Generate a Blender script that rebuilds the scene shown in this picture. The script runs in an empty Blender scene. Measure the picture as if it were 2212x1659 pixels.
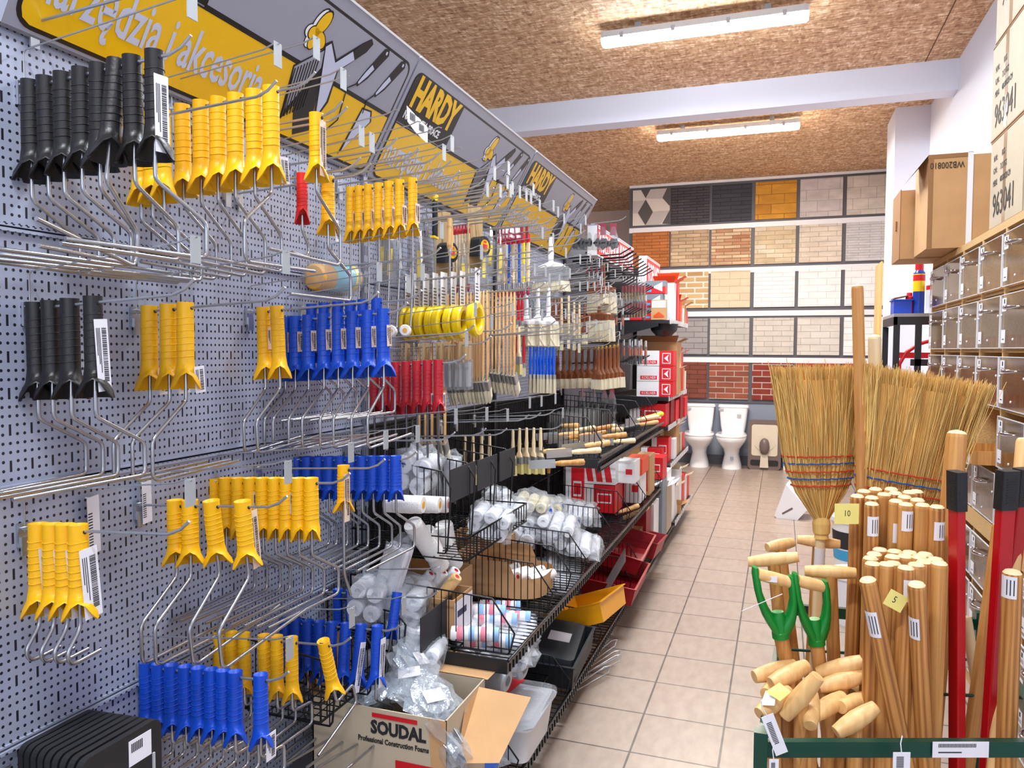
import bpy, math, random
from mathutils import Vector, Matrix, Euler
R = math.radians; PI = math.pi
S = bpy.context.scene; COL = S.collection
# ---------------------------------------------------------------- camera
H = 1.45; F = 1640.0; TH = R(19.5); PT = R(2.62); RO = R(0.25)
fw = Vector((-math.sin(TH)*math.cos(PT), math.cos(TH)*math.cos(PT), -math.sin(PT)))
rt0 = Vector((math.cos(TH), math.sin(TH), 0)); up0 = rt0.cross(fw)
rt = rt0*math.cos(RO)+up0*math.sin(RO); up = up0*math.cos(RO)-rt0*math.sin(RO)
cd = bpy.data.cameras.new('camera'); cam = bpy.data.objects.new('camera', cd); COL.objects.link(cam)
cam.matrix_world = Matrix(((rt.x, up.x, -fw.x, 0), (rt.y, up.y, -fw.y, 0), (rt.z, up.z, -fw.z, H), (0, 0, 0, 1)))
cd.sensor_width = 36; cd.lens = 36*F/2212; cd.clip_start = .05; S.camera = cam
def ray(x, y): return fw+rt*((x-1106)/F)-up*((y-829.5)/F)
def at(x, y, X=None, Y=None, Z=None):
    r = ray(x, y); t = X/r.x if X is not None else Y/r.y if Y is not None else (Z-H)/r.z
    return Vector((0, 0, H))+r*t
# ---------------------------------------------------------------- world, exposure
w = bpy.data.worlds.new('world'); S.world = w; w.use_nodes = True
w.node_tree.nodes['Background'].inputs[0].default_value = (.62, .74, 1, 1); w.node_tree.nodes['Background'].inputs[1].default_value = .6
S.view_settings.view_transform = 'Standard'; S.view_settings.look = 'None'; S.view_settings.exposure = 0.25; S.view_settings.gamma = 1
ZC = 3.58
FIX = [(5.03, (.86, .93, 1), 1.0), (7.42, (1, .88, .74), 1.7), (2.55, (.86, .93, 1), 1.0), (.1, (.86, .93, 1), 1.0)]
for i, (fy, fc, fs) in enumerate(FIX):
    L = bpy.data.lights.new('tube_light', 'AREA'); L.shape = 'RECTANGLE'; L.size = 1.2; L.size_y = .1; L.energy = 52*fs; L.color = fc
    o = bpy.data.objects.new('tube_light', L); o.location = (-.52, fy, ZC-.16); COL.objects.link(o)
# daylight from the shop's front windows, behind the camera
L = bpy.data.lights.new('shop_window_daylight', 'AREA'); L.shape = 'RECTANGLE'; L.size = 2.6; L.size_y = 1.8; L.energy = 28; L.color = (.8, .89, 1)
o = bpy.data.objects.new('shop_window_daylight', L); o.location = (.35, -2.0, 1.9); o.rotation_euler = (R(88), 0, R(12)); COL.objects.link(o)
# ---------------------------------------------------------------- materials
def lin(c): return tuple(((q/255)/12.92 if q/255 <= .04045 else ((q/255+.055)/1.055)**2.4) for q in c)+(1,)
MT = {}
def M(n, rgb, rough=.5, metal=0, var=0, vs=20, alpha=1, trans=0, emi=0, bump=0, bs=80, coat=0, stretch=None):
    if n in MT: return MT[n]
    m = bpy.data.materials.new(n); m.use_nodes = True; nt = m.node_tree; b = nt.nodes['Principled BSDF']
    c = lin(rgb); b.inputs['Base Color'].default_value = c; b.inputs['Roughness'].default_value = rough; b.inputs['Metallic'].default_value = metal
    b.inputs['Alpha'].default_value = alpha; b.inputs['Transmission Weight'].default_value = trans; b.inputs['Coat Weight'].default_value = coat
    if emi: b.inputs['Emission Color'].default_value = c; b.inputs['Emission Strength'].default_value = emi
    if var or bump:
        tc = nt.nodes.new('ShaderNodeTexCoord'); src = tc.outputs['Object']
        if stretch:
            mp = nt.nodes.new('ShaderNodeMapping'); mp.inputs['Scale'].default_value = stretch; nt.links.new(src, mp.inputs[0]); src = mp.outputs[0]
        nz = nt.nodes.new('ShaderNodeTexNoise'); nz.inputs['Scale'].default_value = vs; nz.inputs['Detail'].default_value = 4; nt.links.new(src, nz.inputs['Vector'])
        if var:
            r = nt.nodes.new('ShaderNodeValToRGB'); r.color_ramp.elements[0].position = .3; r.color_ramp.elements[1].position = .7
            r.color_ramp.elements[0].color = tuple(q*(1-var) for q in c[:3])+(1,); r.color_ramp.elements[1].color = tuple(min(1, q*(1+var*.7)) for q in c[:3])+(1,)
            nt.links.new(nz.outputs[0], r.inputs[0]); nt.links.new(r.outputs[0], b.inputs['Base Color'])
        if bump:
            n2 = nt.nodes.new('ShaderNodeTexNoise'); n2.inputs['Scale'].default_value = bs; nt.links.new(src, n2.inputs['Vector'])
            bp = nt.nodes.new('ShaderNodeBump'); bp.inputs['Strength'].default_value = bump; bp.inputs['Distance'].default_value = .004
            nt.links.new(n2.outputs[0], bp.inputs['Height']); nt.links.new(bp.outputs[0], b.inputs['Normal'])
    MT[n] = m; return m
class NT:
    def __init__(s, n, rough=.6):
        s.m = bpy.data.materials.new(n); s.m.use_nodes = True; s.t = s.m.node_tree; s.b = s.t.nodes['Principled BSDF']; s.b.inputs['Roughness'].default_value = rough; MT[n] = s.m
    def n(s, k, **a):
        q = s.t.nodes.new('ShaderNode'+k)
        for x, v in a.items():
            if x.startswith('i_'): q.inputs[int(x[2:])].default_value = v
            else: setattr(q, x, v)
        return q
    def l(s, a, b): s.t.links.new(a, b)
    def math(s, op, a, b=None, c=None):
        q = s.t.nodes.new('ShaderNodeMath'); q.operation = op
        for i, x in enumerate((a, b, c)):
            if x is None: continue
            if isinstance(x, (int, float)): q.inputs[i].default_value = x
            else: s.l(x, q.inputs[i])
        return q.outputs[0]
    def ramp(s, src, *st):
        r = s.t.nodes.new('ShaderNodeValToRGB'); e = r.color_ramp.elements
        while len(e) < len(st): e.new(.5)
        for i, (p, c) in enumerate(st): e[i].position = p; e[i].color = lin(c)
        s.l(src, r.inputs[0]); return r.outputs[0]
    def mix(s, f, a, b, bt='MIX'):
        q = s.t.nodes.new('ShaderNodeMix'); q.data_type = 'RGBA'; q.blend_type = bt
        for i, x in ((0, f), (6, a), (7, b)):
            if isinstance(x, (int, float)): q.inputs[i].default_value = x
            elif isinstance(x, tuple): q.inputs[i].default_value = lin(x)
            else: s.l(x, q.inputs[i])
        return q.outputs[2]
    def coord(s, scale=(1, 1, 1), loc=(0, 0, 0), rot=(0, 0, 0), kind='Object'):
        tc = s.t.nodes.new('ShaderNodeTexCoord'); mp = s.n('Mapping'); mp.inputs[1].default_value = loc; mp.inputs[2].default_value = rot; mp.inputs[3].default_value = scale
        s.l(tc.outputs[kind], mp.inputs[0]); return mp.outputs[0]
    def bump(s, h, st=.3, d=.01):
        q = s.n('Bump'); q.inputs['Strength'].default_value = st; q.inputs['Distance'].default_value = d; s.l(h, q.inputs['Height']); s.l(q.outputs[0], s.b.inputs['Normal'])
# floor tiles
k = NT('floor_tiles', .32); co = k.coord(loc=(.179+.309*20, -2.667+.306*30, 0))
bt = k.n('TexBrick', offset=0.0, squash=1.0); k.l(co, bt.inputs[0]); bt.inputs['Scale'].default_value = 1; bt.inputs['Mortar Size'].default_value = .0042; bt.inputs['Brick Width'].default_value = .309; bt.inputs['Row Height'].default_value = .306; bt.inputs['Mortar Smooth'].default_value = .2
bt.inputs['Color1'].default_value = lin((166, 149, 136)); bt.inputs['Color2'].default_value = lin((160, 143, 131)); bt.inputs['Mortar'].default_value = lin((70, 64, 64))
nz = k.n('TexNoise'); nz.inputs['Scale'].default_value = 140; nz.inputs['Detail'].default_value = 6
k.l(k.mix(.1, bt.outputs[0], k.ramp(nz.outputs[0], (.35, (120, 105, 95)), (.65, (225, 215, 205)))), k.b.inputs['Base Color']); k.bump(k.math('SUBTRACT', 1, bt.outputs[1]), .3, .002)
# oriented strand board
k = NT('strand_board', .75)
def flakes(sc, rot, loc):
    wn = k.n('TexNoise'); wn.inputs['Scale'].default_value = 3; mp = k.coord(scale=sc, rot=(0, 0, rot), loc=loc)
    ad = k.n('VectorMath', operation='ADD'); sc_ = k.n('VectorMath', operation='SCALE'); sc_.inputs[3].default_value = 1.6; k.l(wn.outputs[1], sc_.inputs[0]); k.l(mp, ad.inputs[0]); k.l(sc_.outputs[0], ad.inputs[1])
    v = k.n('TexVoronoi'); v.inputs['Scale'].default_value = 1; k.l(ad.outputs[0], v.inputs[0]); sp = k.n('SeparateColor'); k.l(v.outputs['Color'], sp.inputs[0]); return sp.outputs[0]
f1 = flakes((18, 75, 20), .35, (0, 0, 0)); f2 = flakes((60, 20, 20), .4, (3, 1, 0)); f3 = flakes((20, 80, 20), 1.1, (1, 5, 0))
a1 = k.math('ADD', f1, f2); a2 = k.math('MULTIPLY', k.math('ADD', a1, f3), .333)
k.l(k.ramp(a2, (.15, (150, 106, 72)), (.4, (198, 154, 114)), (.62, (216, 174, 132)), (.85, (250, 226, 194))), k.b.inputs['Base Color']); k.bump(a2, .25, .003)
M('white_paint', (222, 226, 240), .8, bump=.05, bs=60); M('pink_paint', (240, 222, 214), .8); M('grey_paint', (138, 148, 166), .7)
M('dark_grey_strip', (88, 88, 96), .5); M('white_strip', (236, 234, 240), .4)
# perforated panel: round holes on a 13.7 x 16 mm grid, tall slots every third column and fourth row
k = NT('perforated_steel', .38); tc = k.t.nodes.new('ShaderNodeTexCoord'); sp = k.n('SeparateXYZ'); k.l(tc.outputs['Object'], sp.inputs[0])
PY, PZ = .01365, .0161
u = k.math('DIVIDE', k.math('ADD', sp.outputs[1], .0), PY); v = k.math('DIVIDE', sp.outputs[2], PZ)
cu = k.math('FLOOR', u); cv = k.math('FLOOR', v)
fu = k.math('MULTIPLY', k.math('SUBTRACT', k.math('FRACT', u), .5), PY); fv = k.math('MULTIPLY', k.math('SUBTRACT', k.math('FRACT', v), .5), PZ)
d = k.math('SQRT', k.math('ADD', k.math('MULTIPLY', fu, fu), k.math('MULTIPLY', fv, fv)))
hole = k.math('LESS_THAN', d, .0029)
rowm = k.math('MODULO', k.math('ADD', cv, k.math('MULTIPLY', k.math('MODULO', k.math('FLOOR', k.math('DIVIDE', cu, 3)), 2), 0)), 4)
slotc = k.math('COMPARE', k.math('MODULO', cu, 3), 1, .1)
v4 = k.math('MULTIPLY', k.math('FRACT', k.math('DIVIDE', v, 4)), 4*PZ)
ins = k.math('MULTIPLY', k.math('GREATER_THAN', v4, PZ*.35), k.math('LESS_THAN', v4, PZ*1.6))
slot = k.math('MULTIPLY', k.math('MULTIPLY', slotc, ins), k.math('LESS_THAN', k.math('ABSOLUTE', fu), .0023))
keep = k.math('MULTIPLY', hole, k.math('SUBTRACT', 1, k.math('MULTIPLY', slotc, k.math('MULTIPLY', k.math('GREATER_THAN', v4, 0), k.math('LESS_THAN', v4, 2*PZ)))))
hh = k.math('MAXIMUM', keep, slot)
k.l(k.mix(hh, (160, 166, 186), (34, 34, 44)), k.b.inputs['Base Color']); k.b.inputs['Metallic'].default_value = .15
# ---------------------------------------------------------------- mesh helpers
class MB:
    def __init__(s): s.v = []; s.f = []; s.m = []; s.sm = []
    def add(s, vs, fs, m=0, sm=False, T=None):
        o = len(s.v)
        s.v += [tuple(T @ Vector(q)) for q in vs] if T is not None else [tuple(q) for q in vs]
        for f in fs: s.f.append([o+i for i in f]); s.m.append(m); s.sm.append(sm)
        return s
    def box(s, x0, x1, y0, y1, z0, z1, m=0, T=None):
        return s.add([(x0, y0, z0), (x1, y0, z0), (x1, y1, z0), (x0, y1, z0), (x0, y0, z1), (x1, y0, z1), (x1, y1, z1), (x0, y1, z1)],
                     [(3, 2, 1, 0), (4, 5, 6, 7), (0, 1, 5, 4), (1, 2, 6, 5), (2, 3, 7, 6), (3, 0, 4, 7)], m, T=T)
    def rbox(s, x0, x1, y0, y1, z0, z1, r, m=0, T=None, n=4):
        # box with rounded vertical edges
        P = []
        for cx, cy, a in ((x1-r, y1-r, 0), (x0+r, y1-r, 90), (x0+r, y0+r, 180), (x1-r, y0+r, 270)):
            for i in range(n+1): t = R(a+90*i/n); P.append((cx+r*math.cos(t), cy+r*math.sin(t)))
        return s.prism(P, z0, z1, m, T)
    def prism(s, P, z0, z1, m=0, T=None, ms=None):
        n = len(P); s.add([(x, y, z0) for x, y in P]+[(x, y, z1) for x, y in P], [tuple(range(n))[::-1], tuple(range(n, 2*n))], m, T=T)
        return s.add([(x, y, z0) for x, y in P]+[(x, y, z1) for x, y in P], [(i, (i+1) % n, n+(i+1) % n, n+i) for i in range(n)], m if ms is None else ms, T=T)
    def tube(s, P, r, n=8, m=0, T=None, closed=False):
        P = [Vector(p) for p in P]; N = len(P); rr = r if isinstance(r, (list, tuple)) else [r]*N
        t0 = (P[1]-P[0]).normalized(); a = Vector((0, 0, 1)) if abs(t0.z) < .9 else Vector((1, 0, 0)); nx = t0.cross(a).normalized(); V = []; pt = t0
        for i in range(N):
            if closed: t = (P[(i+1) % N]-P[i-1]).normalized()
            else: t = ((P[min(i+1, N-1)]-P[i]).normalized()+(P[i]-P[max(i-1, 0)]).normalized()).normalized()
            nx = (nx-t*nx.dot(t)).normalized(); ny = t.cross(nx)
            k = 1.0
            if 0 < i < N-1:
                c = (P[i+1]-P[i]).normalized().dot((P[i]-P[i-1]).normalized()); k = min(1.3, 1/max(.5, math.sqrt((1+c)/2)))
            for j in range(n): q = 2*PI*j/n; V.append(P[i]+(nx*math.cos(q)+ny*math.sin(q))*rr[i]*(k if n < 5 else 1))
        fs = [(i*n+j, i*n+(j+1) % n, (i+1)*n+(j+1) % n, (i+1)*n+j) for i in range(N-1) for j in range(n)]
        if closed: fs += [((N-1)*n+j, (N-1)*n+(j+1) % n, (j+1) % n, j) for j in range(n)]
        s.add(V, fs, m, True, T)
        if not closed: s.add(V[:n]+V[-n:], [tuple(range(n))[::-1], tuple(range(n, 2*n))], m, False, T)
        return s
    def lathe(s, prof, n=16, m=0, T=None, mf=None):
        V = [(r*math.cos(2*PI*j/n), r*math.sin(2*PI*j/n), z) for r, z in prof for j in range(n)]
        for i in range(len(prof)-1):
            s.add(V[i*n:(i+2)*n], [(j, (j+1) % n, n+(j+1) % n, n+j) for j in range(n)], mf[i] if mf else m, True, T)
        for e, rev in ((0, True), (len(prof)-1, False)):
            if prof[e][0] > 1e-4: f = tuple(range(n)); s.add(V[e*n:(e+1)*n], [f[::-1] if rev else f], (mf[min(e, len(mf)-1)] if mf else m), False, T)
        return s
    def loft(s, secs, m=0, T=None, cap=True, sm=True):
        n = len(secs[0]); V = [p for q in secs for p in q]
        s.add(V, [(i*n+j, i*n+(j+1) % n, (i+1)*n+(j+1) % n, (i+1)*n+j) for i in range(len(secs)-1) for j in range(n)], m, sm, T)
        if cap: s.add(list(secs[0])+list(secs[-1]), [tuple(range(n))[::-1], tuple(range(n, 2*n))], m, False, T)
        return s
    def quad(s, a, b, c, d, m=0, T=None): return s.add([a, b, c, d], [(0, 1, 2, 3)], m, T=T)
    def blob(s, sx, sy, sz, seed=0, amp=.12, n=14, m=0, T=None, e=2.0, fr=3.0):
        # rounded, crumpled pack: superellipsoid with lumps
        rnd = random.Random(seed); ph = [rnd.uniform(0, 6.3) for _ in range(9)]; V = []
        def sg(c, p): return math.copysign(abs(c)**p, c)
        nn = n; rows = n//2
        for i in range(rows+1):
            th = -PI/2+PI*i/rows
            for j in range(nn):
                p = 2*PI*j/nn; q = 2/e
                x = sg(math.cos(th), q)*sg(math.cos(p), q); y = sg(math.cos(th), q)*sg(math.sin(p), q); z = sg(math.sin(th), q)
                f = 1+amp*(math.sin(fr*x*2+ph[0]+z*2)+math.sin(fr*y*2.3+ph[1]+x)+math.sin(fr*z*3+ph[2]+y*3))/2+amp*.5*rnd.uniform(-1, 1)
                V.append((x*sx/2*f, y*sy/2*f, z*sz/2*f))
        return s.add(V, [(i*nn+j, i*nn+(j+1) % nn, (i+1)*nn+(j+1) % nn, (i+1)*nn+j) for i in range(rows) for j in range(nn)], m, amp < .15, T)
    def mesh(s, name, mats):
        me = bpy.data.meshes.new(name); me.from_pydata(s.v, [], s.f)
        for x in (mats if isinstance(mats, (list, tuple)) else [mats]): me.materials.append(MT[x] if isinstance(x, str) else x)
        me.polygons.foreach_set('material_index', s.m); me.polygons.foreach_set('use_smooth', s.sm); me.update(); return me
    def ob(s, name, mats, par=None, loc=(0, 0, 0), rot=(0, 0, 0)): return put(name, s.mesh(name, mats), par, loc, rot)
def put(name, me, par=None, loc=(0, 0, 0), rot=(0, 0, 0), sc=None):
    o = bpy.data.objects.new(name, me); COL.objects.link(o)
    if par: o.parent = par
    o.location = loc; o.rotation_euler = rot
    if sc: o.scale = sc
    return o
def tag(o, label, cat=None, group=None, kind=None):
    if label: o['label'] = label
    if cat: o['category'] = cat
    if group: o['group'] = group
    if kind: o['kind'] = kind
    return o
def thing(name, label, cat, loc=(0, 0, 0), rot=(0, 0, 0), group=None):
    o = put(name, None, None, loc, rot); o.empty_display_size = .05; return tag(o, label, cat, group)
def dup(src, loc, rot=None, label=None, group=None, sc=None):
    r = src.copy(); COL.objects.link(r); r.location = loc
    if rot is not None: r.rotation_euler = rot
    if sc: r.scale = sc
    if label: r['label'] = label
    if group: r['group'] = group
    for ch in list(src.children):
        c = ch.copy(); COL.objects.link(c); c.parent = r
        for g in list(ch.children): d = g.copy(); COL.objects.link(d); d.parent = c
    return r
class Proto:
    # first call places the thing itself, later calls copy it with its parts
    def __init__(s, root): s.r = root; s.used = False; s.kids = [(c, c.matrix_basis.copy()) for c in root.children]
    def place(s, loc, rot=(0, 0, 0), label=None, group=None, sc=None):
        if s.used: return dup(s.r, loc, rot, label, group, sc)
        s.used = True; s.r.location = loc; s.r.rotation_euler = rot
        if sc: s.r.scale = sc
        if label: s.r['label'] = label
        if group: s.r['group'] = group
        return s.r
def struct(o): o['kind'] = 'structure'; return o
def txt(body, size, ext=.0006, sx=1, off=0, align='LEFT', sp=1.0):
    c = bpy.data.curves.new('lettering', 'FONT'); c.body = body; c.size = size; c.extrude = ext; c.offset = off; c.align_x = align; c.space_character = sp; c.resolution_u = 2
    o = bpy.data.objects.new('tmp', c); me = bpy.data.meshes.new_from_object(o); bpy.data.objects.remove(o); bpy.data.curves.remove(c)
    if sx != 1:
        for q in me.vertices: q.co.x *= sx
    return me
def letter(body, size, mat, par, T, ext=.0006, sx=1, off=0, align='LEFT', sp=1.0, name='lettering'):
    me = txt(body, size, ext, sx, off, align, sp); me.materials.clear(); me.materials.append(MT[mat]); me.transform(T); return put(name, me, par)
def frame3(o, ex, ey):
    # matrix with origin o and local x, y axes ex, ey
    ex = Vector(ex).normalized(); ey = Vector(ey).normalized(); ez = ex.cross(ey)
    return Matrix(((ex.x, ey.x, ez.x, o[0]), (ex.y, ey.y, ez.y, o[1]), (ex.z, ey.z, ez.z, o[2]), (0, 0, 0, 1)))
def rrect(w, h, r, n=5, x0=0, y0=0):
    P = []
    for cx, cy, a in ((w-r, h-r, 0), (r, h-r, 90), (r, r, 180), (w-r, r, 270)):
        for i in range(n+1): t = R(a+90*i/n); P.append((x0+cx+r*math.cos(t), y0+cy+r*math.sin(t)))
    return P
ORD = 'first second third fourth fifth sixth seventh eighth ninth tenth eleventh twelfth thirteenth fourteenth fifteenth sixteenth seventeenth eighteenth nineteenth twentieth'.split()
def nth(i, n, what='from the panel'):
    if n == 1: return 'the only one'
    if i == 0: return 'closest '+what.replace('from', 'to')
    if i == n-1: return 'the outermost'
    return ORD[i]+' '+what
# ---------------------------------------------------------------- room
XW = 1.18; XL = -4.2; YB = 9.95; YF = -2.4
struct(MB().box(XL, XW+.2, YF, 12, -.1, 0).ob('floor', 'floor_tiles'))
struct(MB().box(XL, XW+.2, YF, 6.38, ZC, ZC+.1).box(XL, XW+.2, 6.56, 12, ZC, ZC+.1).ob('ceiling', 'strand_board'))
struct(MB().box(XL, XW, 6.38, 6.56, 3.355, ZC+.1).ob('ceiling_beam', 'white_paint'))
struct(MB().box(XW, XW+.2, YF, 12, 0, ZC).ob('wall_right', 'white_paint'))
struct(MB().box(XL-.2, XL, YF, 12, 0, ZC).ob('wall_left', 'white_paint'))
struct(MB().box(XL, XW+.2, YF-.2, YF, 0, ZC).ob('wall_front', 'white_paint'))
struct(MB().box(XL, XW, 11.6, 11.8, 0, ZC).ob('wall_far', 'pink_paint'))
struct(MB().box(.905, XW, 7.49, 8.03, 0, ZC).ob('wall_pillar', 'white_paint'))
struct(MB().box(-1.9, XW, YB, YB+.15, 0, ZC).ob('wall_back', 'grey_paint'))
struct(MB().box(-1.9, .95, YB-.02, YB, 0, .12).ob('baseboard_back', 'dark_grey_strip'))
M('joint_dark', (96, 66, 44), .8); M('black_plastic', (26, 26, 30), .45)
# shadow gap between two ceiling boards along the right wall
struct(MB().box(.955, .962, YF, 6.38, ZC-.002, ZC).ob('trim_1', 'joint_dark'))
# ---------------------------------------------------------------- light fixtures
M('fixture_body', (205, 215, 225), .4); M('fixture_clip', (170, 180, 190), .4)
for i, (fy, fc, fs) in enumerate(FIX):
    m = bpy.data.materials.new('tube_glow'); m.use_nodes = True; b = m.node_tree.nodes['Principled BSDF']; b.inputs['Emission Color'].default_value = fc+(1,); b.inputs['Emission Strength'].default_value = (60 if i == 0 else 40)*fs
    t = thing('ceiling_light', ['long fluorescent batten light under the near strand board ceiling', 'smaller looking warm fluorescent batten light beyond the white beam', 'fluorescent batten light above the near shelves', 'fluorescent batten light behind the viewer'][i], 'light', (-.52, fy, ZC-.045))
    for x in (-.4, .4): MB().box(x-.02, x+.02, -.015, .015, -.005, .045).ob('mount', 'fixture_clip', t)
    MB().rbox(-.64, .64, -.05, .05, -.04, -.001, .025).ob('housing', 'fixture_body', t)
    c = MB(); pr = [(-.046, -.04), (-.043, -.07), (-.024, -.085), (.024, -.085), (.043, -.07), (.046, -.04)]
    c.loft([[(x, y*(1 if abs(x) < .63 else .8), z if abs(x) < .63 else z*.9) for y, z in pr] for x in (-.637, -.62, .62, .637)], cap=True); c.ob('diffuser', m, t)
    for x in (-.5, -.17, .17, .5):
        for y in (-.05, .05): MB().box(x-.012, x+.012, y-.003, y+.003, -.055, -.02).ob('clip', 'fixture_clip', t)
# ---------------------------------------------------------------- stone and brick samples on the back wall
def brickmat(n, c1, c2, mo, bw, rh, ms=.004, off=.5, var=.5, bump=.5, cs=6):
    k = NT(n, .75); tc = k.t.nodes.new('ShaderNodeTexCoord'); sp = k.n('SeparateXYZ'); k.l(tc.outputs['Object'], sp.inputs[0]); cb = k.n('CombineXYZ'); k.l(sp.outputs[0], cb.inputs[0]); k.l(sp.outputs[2], cb.inputs[1])
    b = k.n('TexBrick', offset=off); k.l(cb.outputs[0], b.inputs[0]); b.inputs['Scale'].default_value = 1; b.inputs['Mortar Size'].default_value = ms; b.inputs['Brick Width'].default_value = bw; b.inputs['Row Height'].default_value = rh; b.inputs['Mortar Smooth'].default_value = .3
    b.inputs['Color1'].default_value = lin(c1); b.inputs['Color2'].default_value = lin(c2); b.inputs['Mortar'].default_value = lin(mo)
    z = k.n('TexNoise'); z.inputs['Scale'].default_value = cs; z.inputs['Detail'].default_value = 6; k.l(k.coord(scale=(1, 1, 2.5)), z.inputs[0])
    g = k.ramp(z.outputs[0], (.3, (150, 150, 150)), (.7, (255, 255, 255)))
    k.l(k.mix(var, b.outputs[0], g, 'MULTIPLY'), k.b.inputs['Base Color']); k.bump(k.math('ADD', k.math('SUBTRACT', 1, b.outputs[1]), k.math('MULTIPLY', z.outputs[0], .6)), bump, .012)
W = (248, 247, 248)
SAMP = [
 [None, ((70, 68, 76), (84, 80, 86), (40, 38, 44), .16, .035), ((62, 62, 74), (70, 70, 82), (48, 48, 60), .25, .05), ((232, 168, 58), (206, 140, 40), (170, 110, 40), .3, .12), ((214, 206, 206), (222, 214, 210), (196, 188, 190), .25, .13), ((222, 212, 202), (232, 222, 208), (205, 196, 188), .17, .13)],
 [((206, 128, 66), (188, 108, 50), (150, 84, 40), .2, .04), ((222, 196, 160), (190, 160, 128), (150, 124, 100), .18, .045), ((236, 214, 178), (190, 128, 88), (150, 110, 80), .2, .04), ((240, 226, 200), (214, 190, 150), (196, 176, 150), .2, .055), ((240, 228, 212), (232, 218, 200), (206, 190, 172), .2, .06), ((226, 222, 222), (218, 214, 216), (196, 192, 196), .24, .03)],
 [((220, 186, 132), (192, 150, 100), (240, 232, 222), .21, .07, .012), ((230, 212, 184), (224, 204, 176), (206, 186, 158), .25, .09), (W, W, (222, 222, 226), .24, .05), (W, W, (226, 226, 230), .2, .08), ((246, 244, 244), W, (224, 224, 226), .22, .08)],
 [((150, 148, 152), (162, 158, 160), (116, 114, 120), .21, .07), ((188, 186, 178), (198, 196, 190), (160, 158, 152), .22, .075), ((206, 200, 192), (216, 210, 202), (180, 174, 168), .2, .065), ((214, 208, 200), (222, 218, 212), (186, 180, 174), .22, .08), ((246, 246, 246), W, (218, 218, 220), .2, .075)],
 [((140, 74, 56), (122, 62, 48), (80, 44, 38), .2, .06), ((164, 90, 64), (132, 70, 52), (186, 172, 162), .22, .07, .006), ((150, 52, 36), (120, 38, 30), (190, 180, 172), .22, .075, .007), ((190, 90, 58), (178, 80, 50), (120, 60, 42), .25, .06), ((190, 84, 52), (176, 74, 46), (120, 60, 42), .25, .06)]]
NAMES = [['relief rhombus tile sample in white and dark grey', 'charcoal stacked stone sample', 'blue black slate sample', 'golden yellow stone sample', 'plain pinkish grey block sample', 'cream square block sample'],
 ['orange brown stacked stone sample', 'beige stacked stone sample with grey streaks', 'mixed cream and brown stacked stone sample', 'cream stone sample with yellow and grey streaks', 'pale cream ledge stone sample', 'fine white stacked stone sample'],
 ['sand brick sample with white joints', 'plain sandstone block sample', 'white thin ledge stone sample', 'white rounded brick sample', 'off white brick sample beside the pillar'],
 ['mid grey brick sample', 'greenish grey brick sample', 'warm grey weathered brick sample', 'light greige brick sample', 'bright white brick sample behind the broom handle'],
 ['dark brown brick sample', 'brown brick sample with pale joints', 'deep red brick sample with pale joints', 'orange red stone strip sample', 'orange brick sample beside the broom']]
Z0 = [3.02, 2.49, 1.955, 1.37, .86]; cols = [-1.865, -1.37, -.865, -.345, .17, .69]
M('rhomb_dark', (88, 82, 82), .6); M('rhomb_light', (224, 216, 210), .6); M('rhomb_mid', (196, 188, 186), .6)
rn = random.Random(4)
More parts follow.
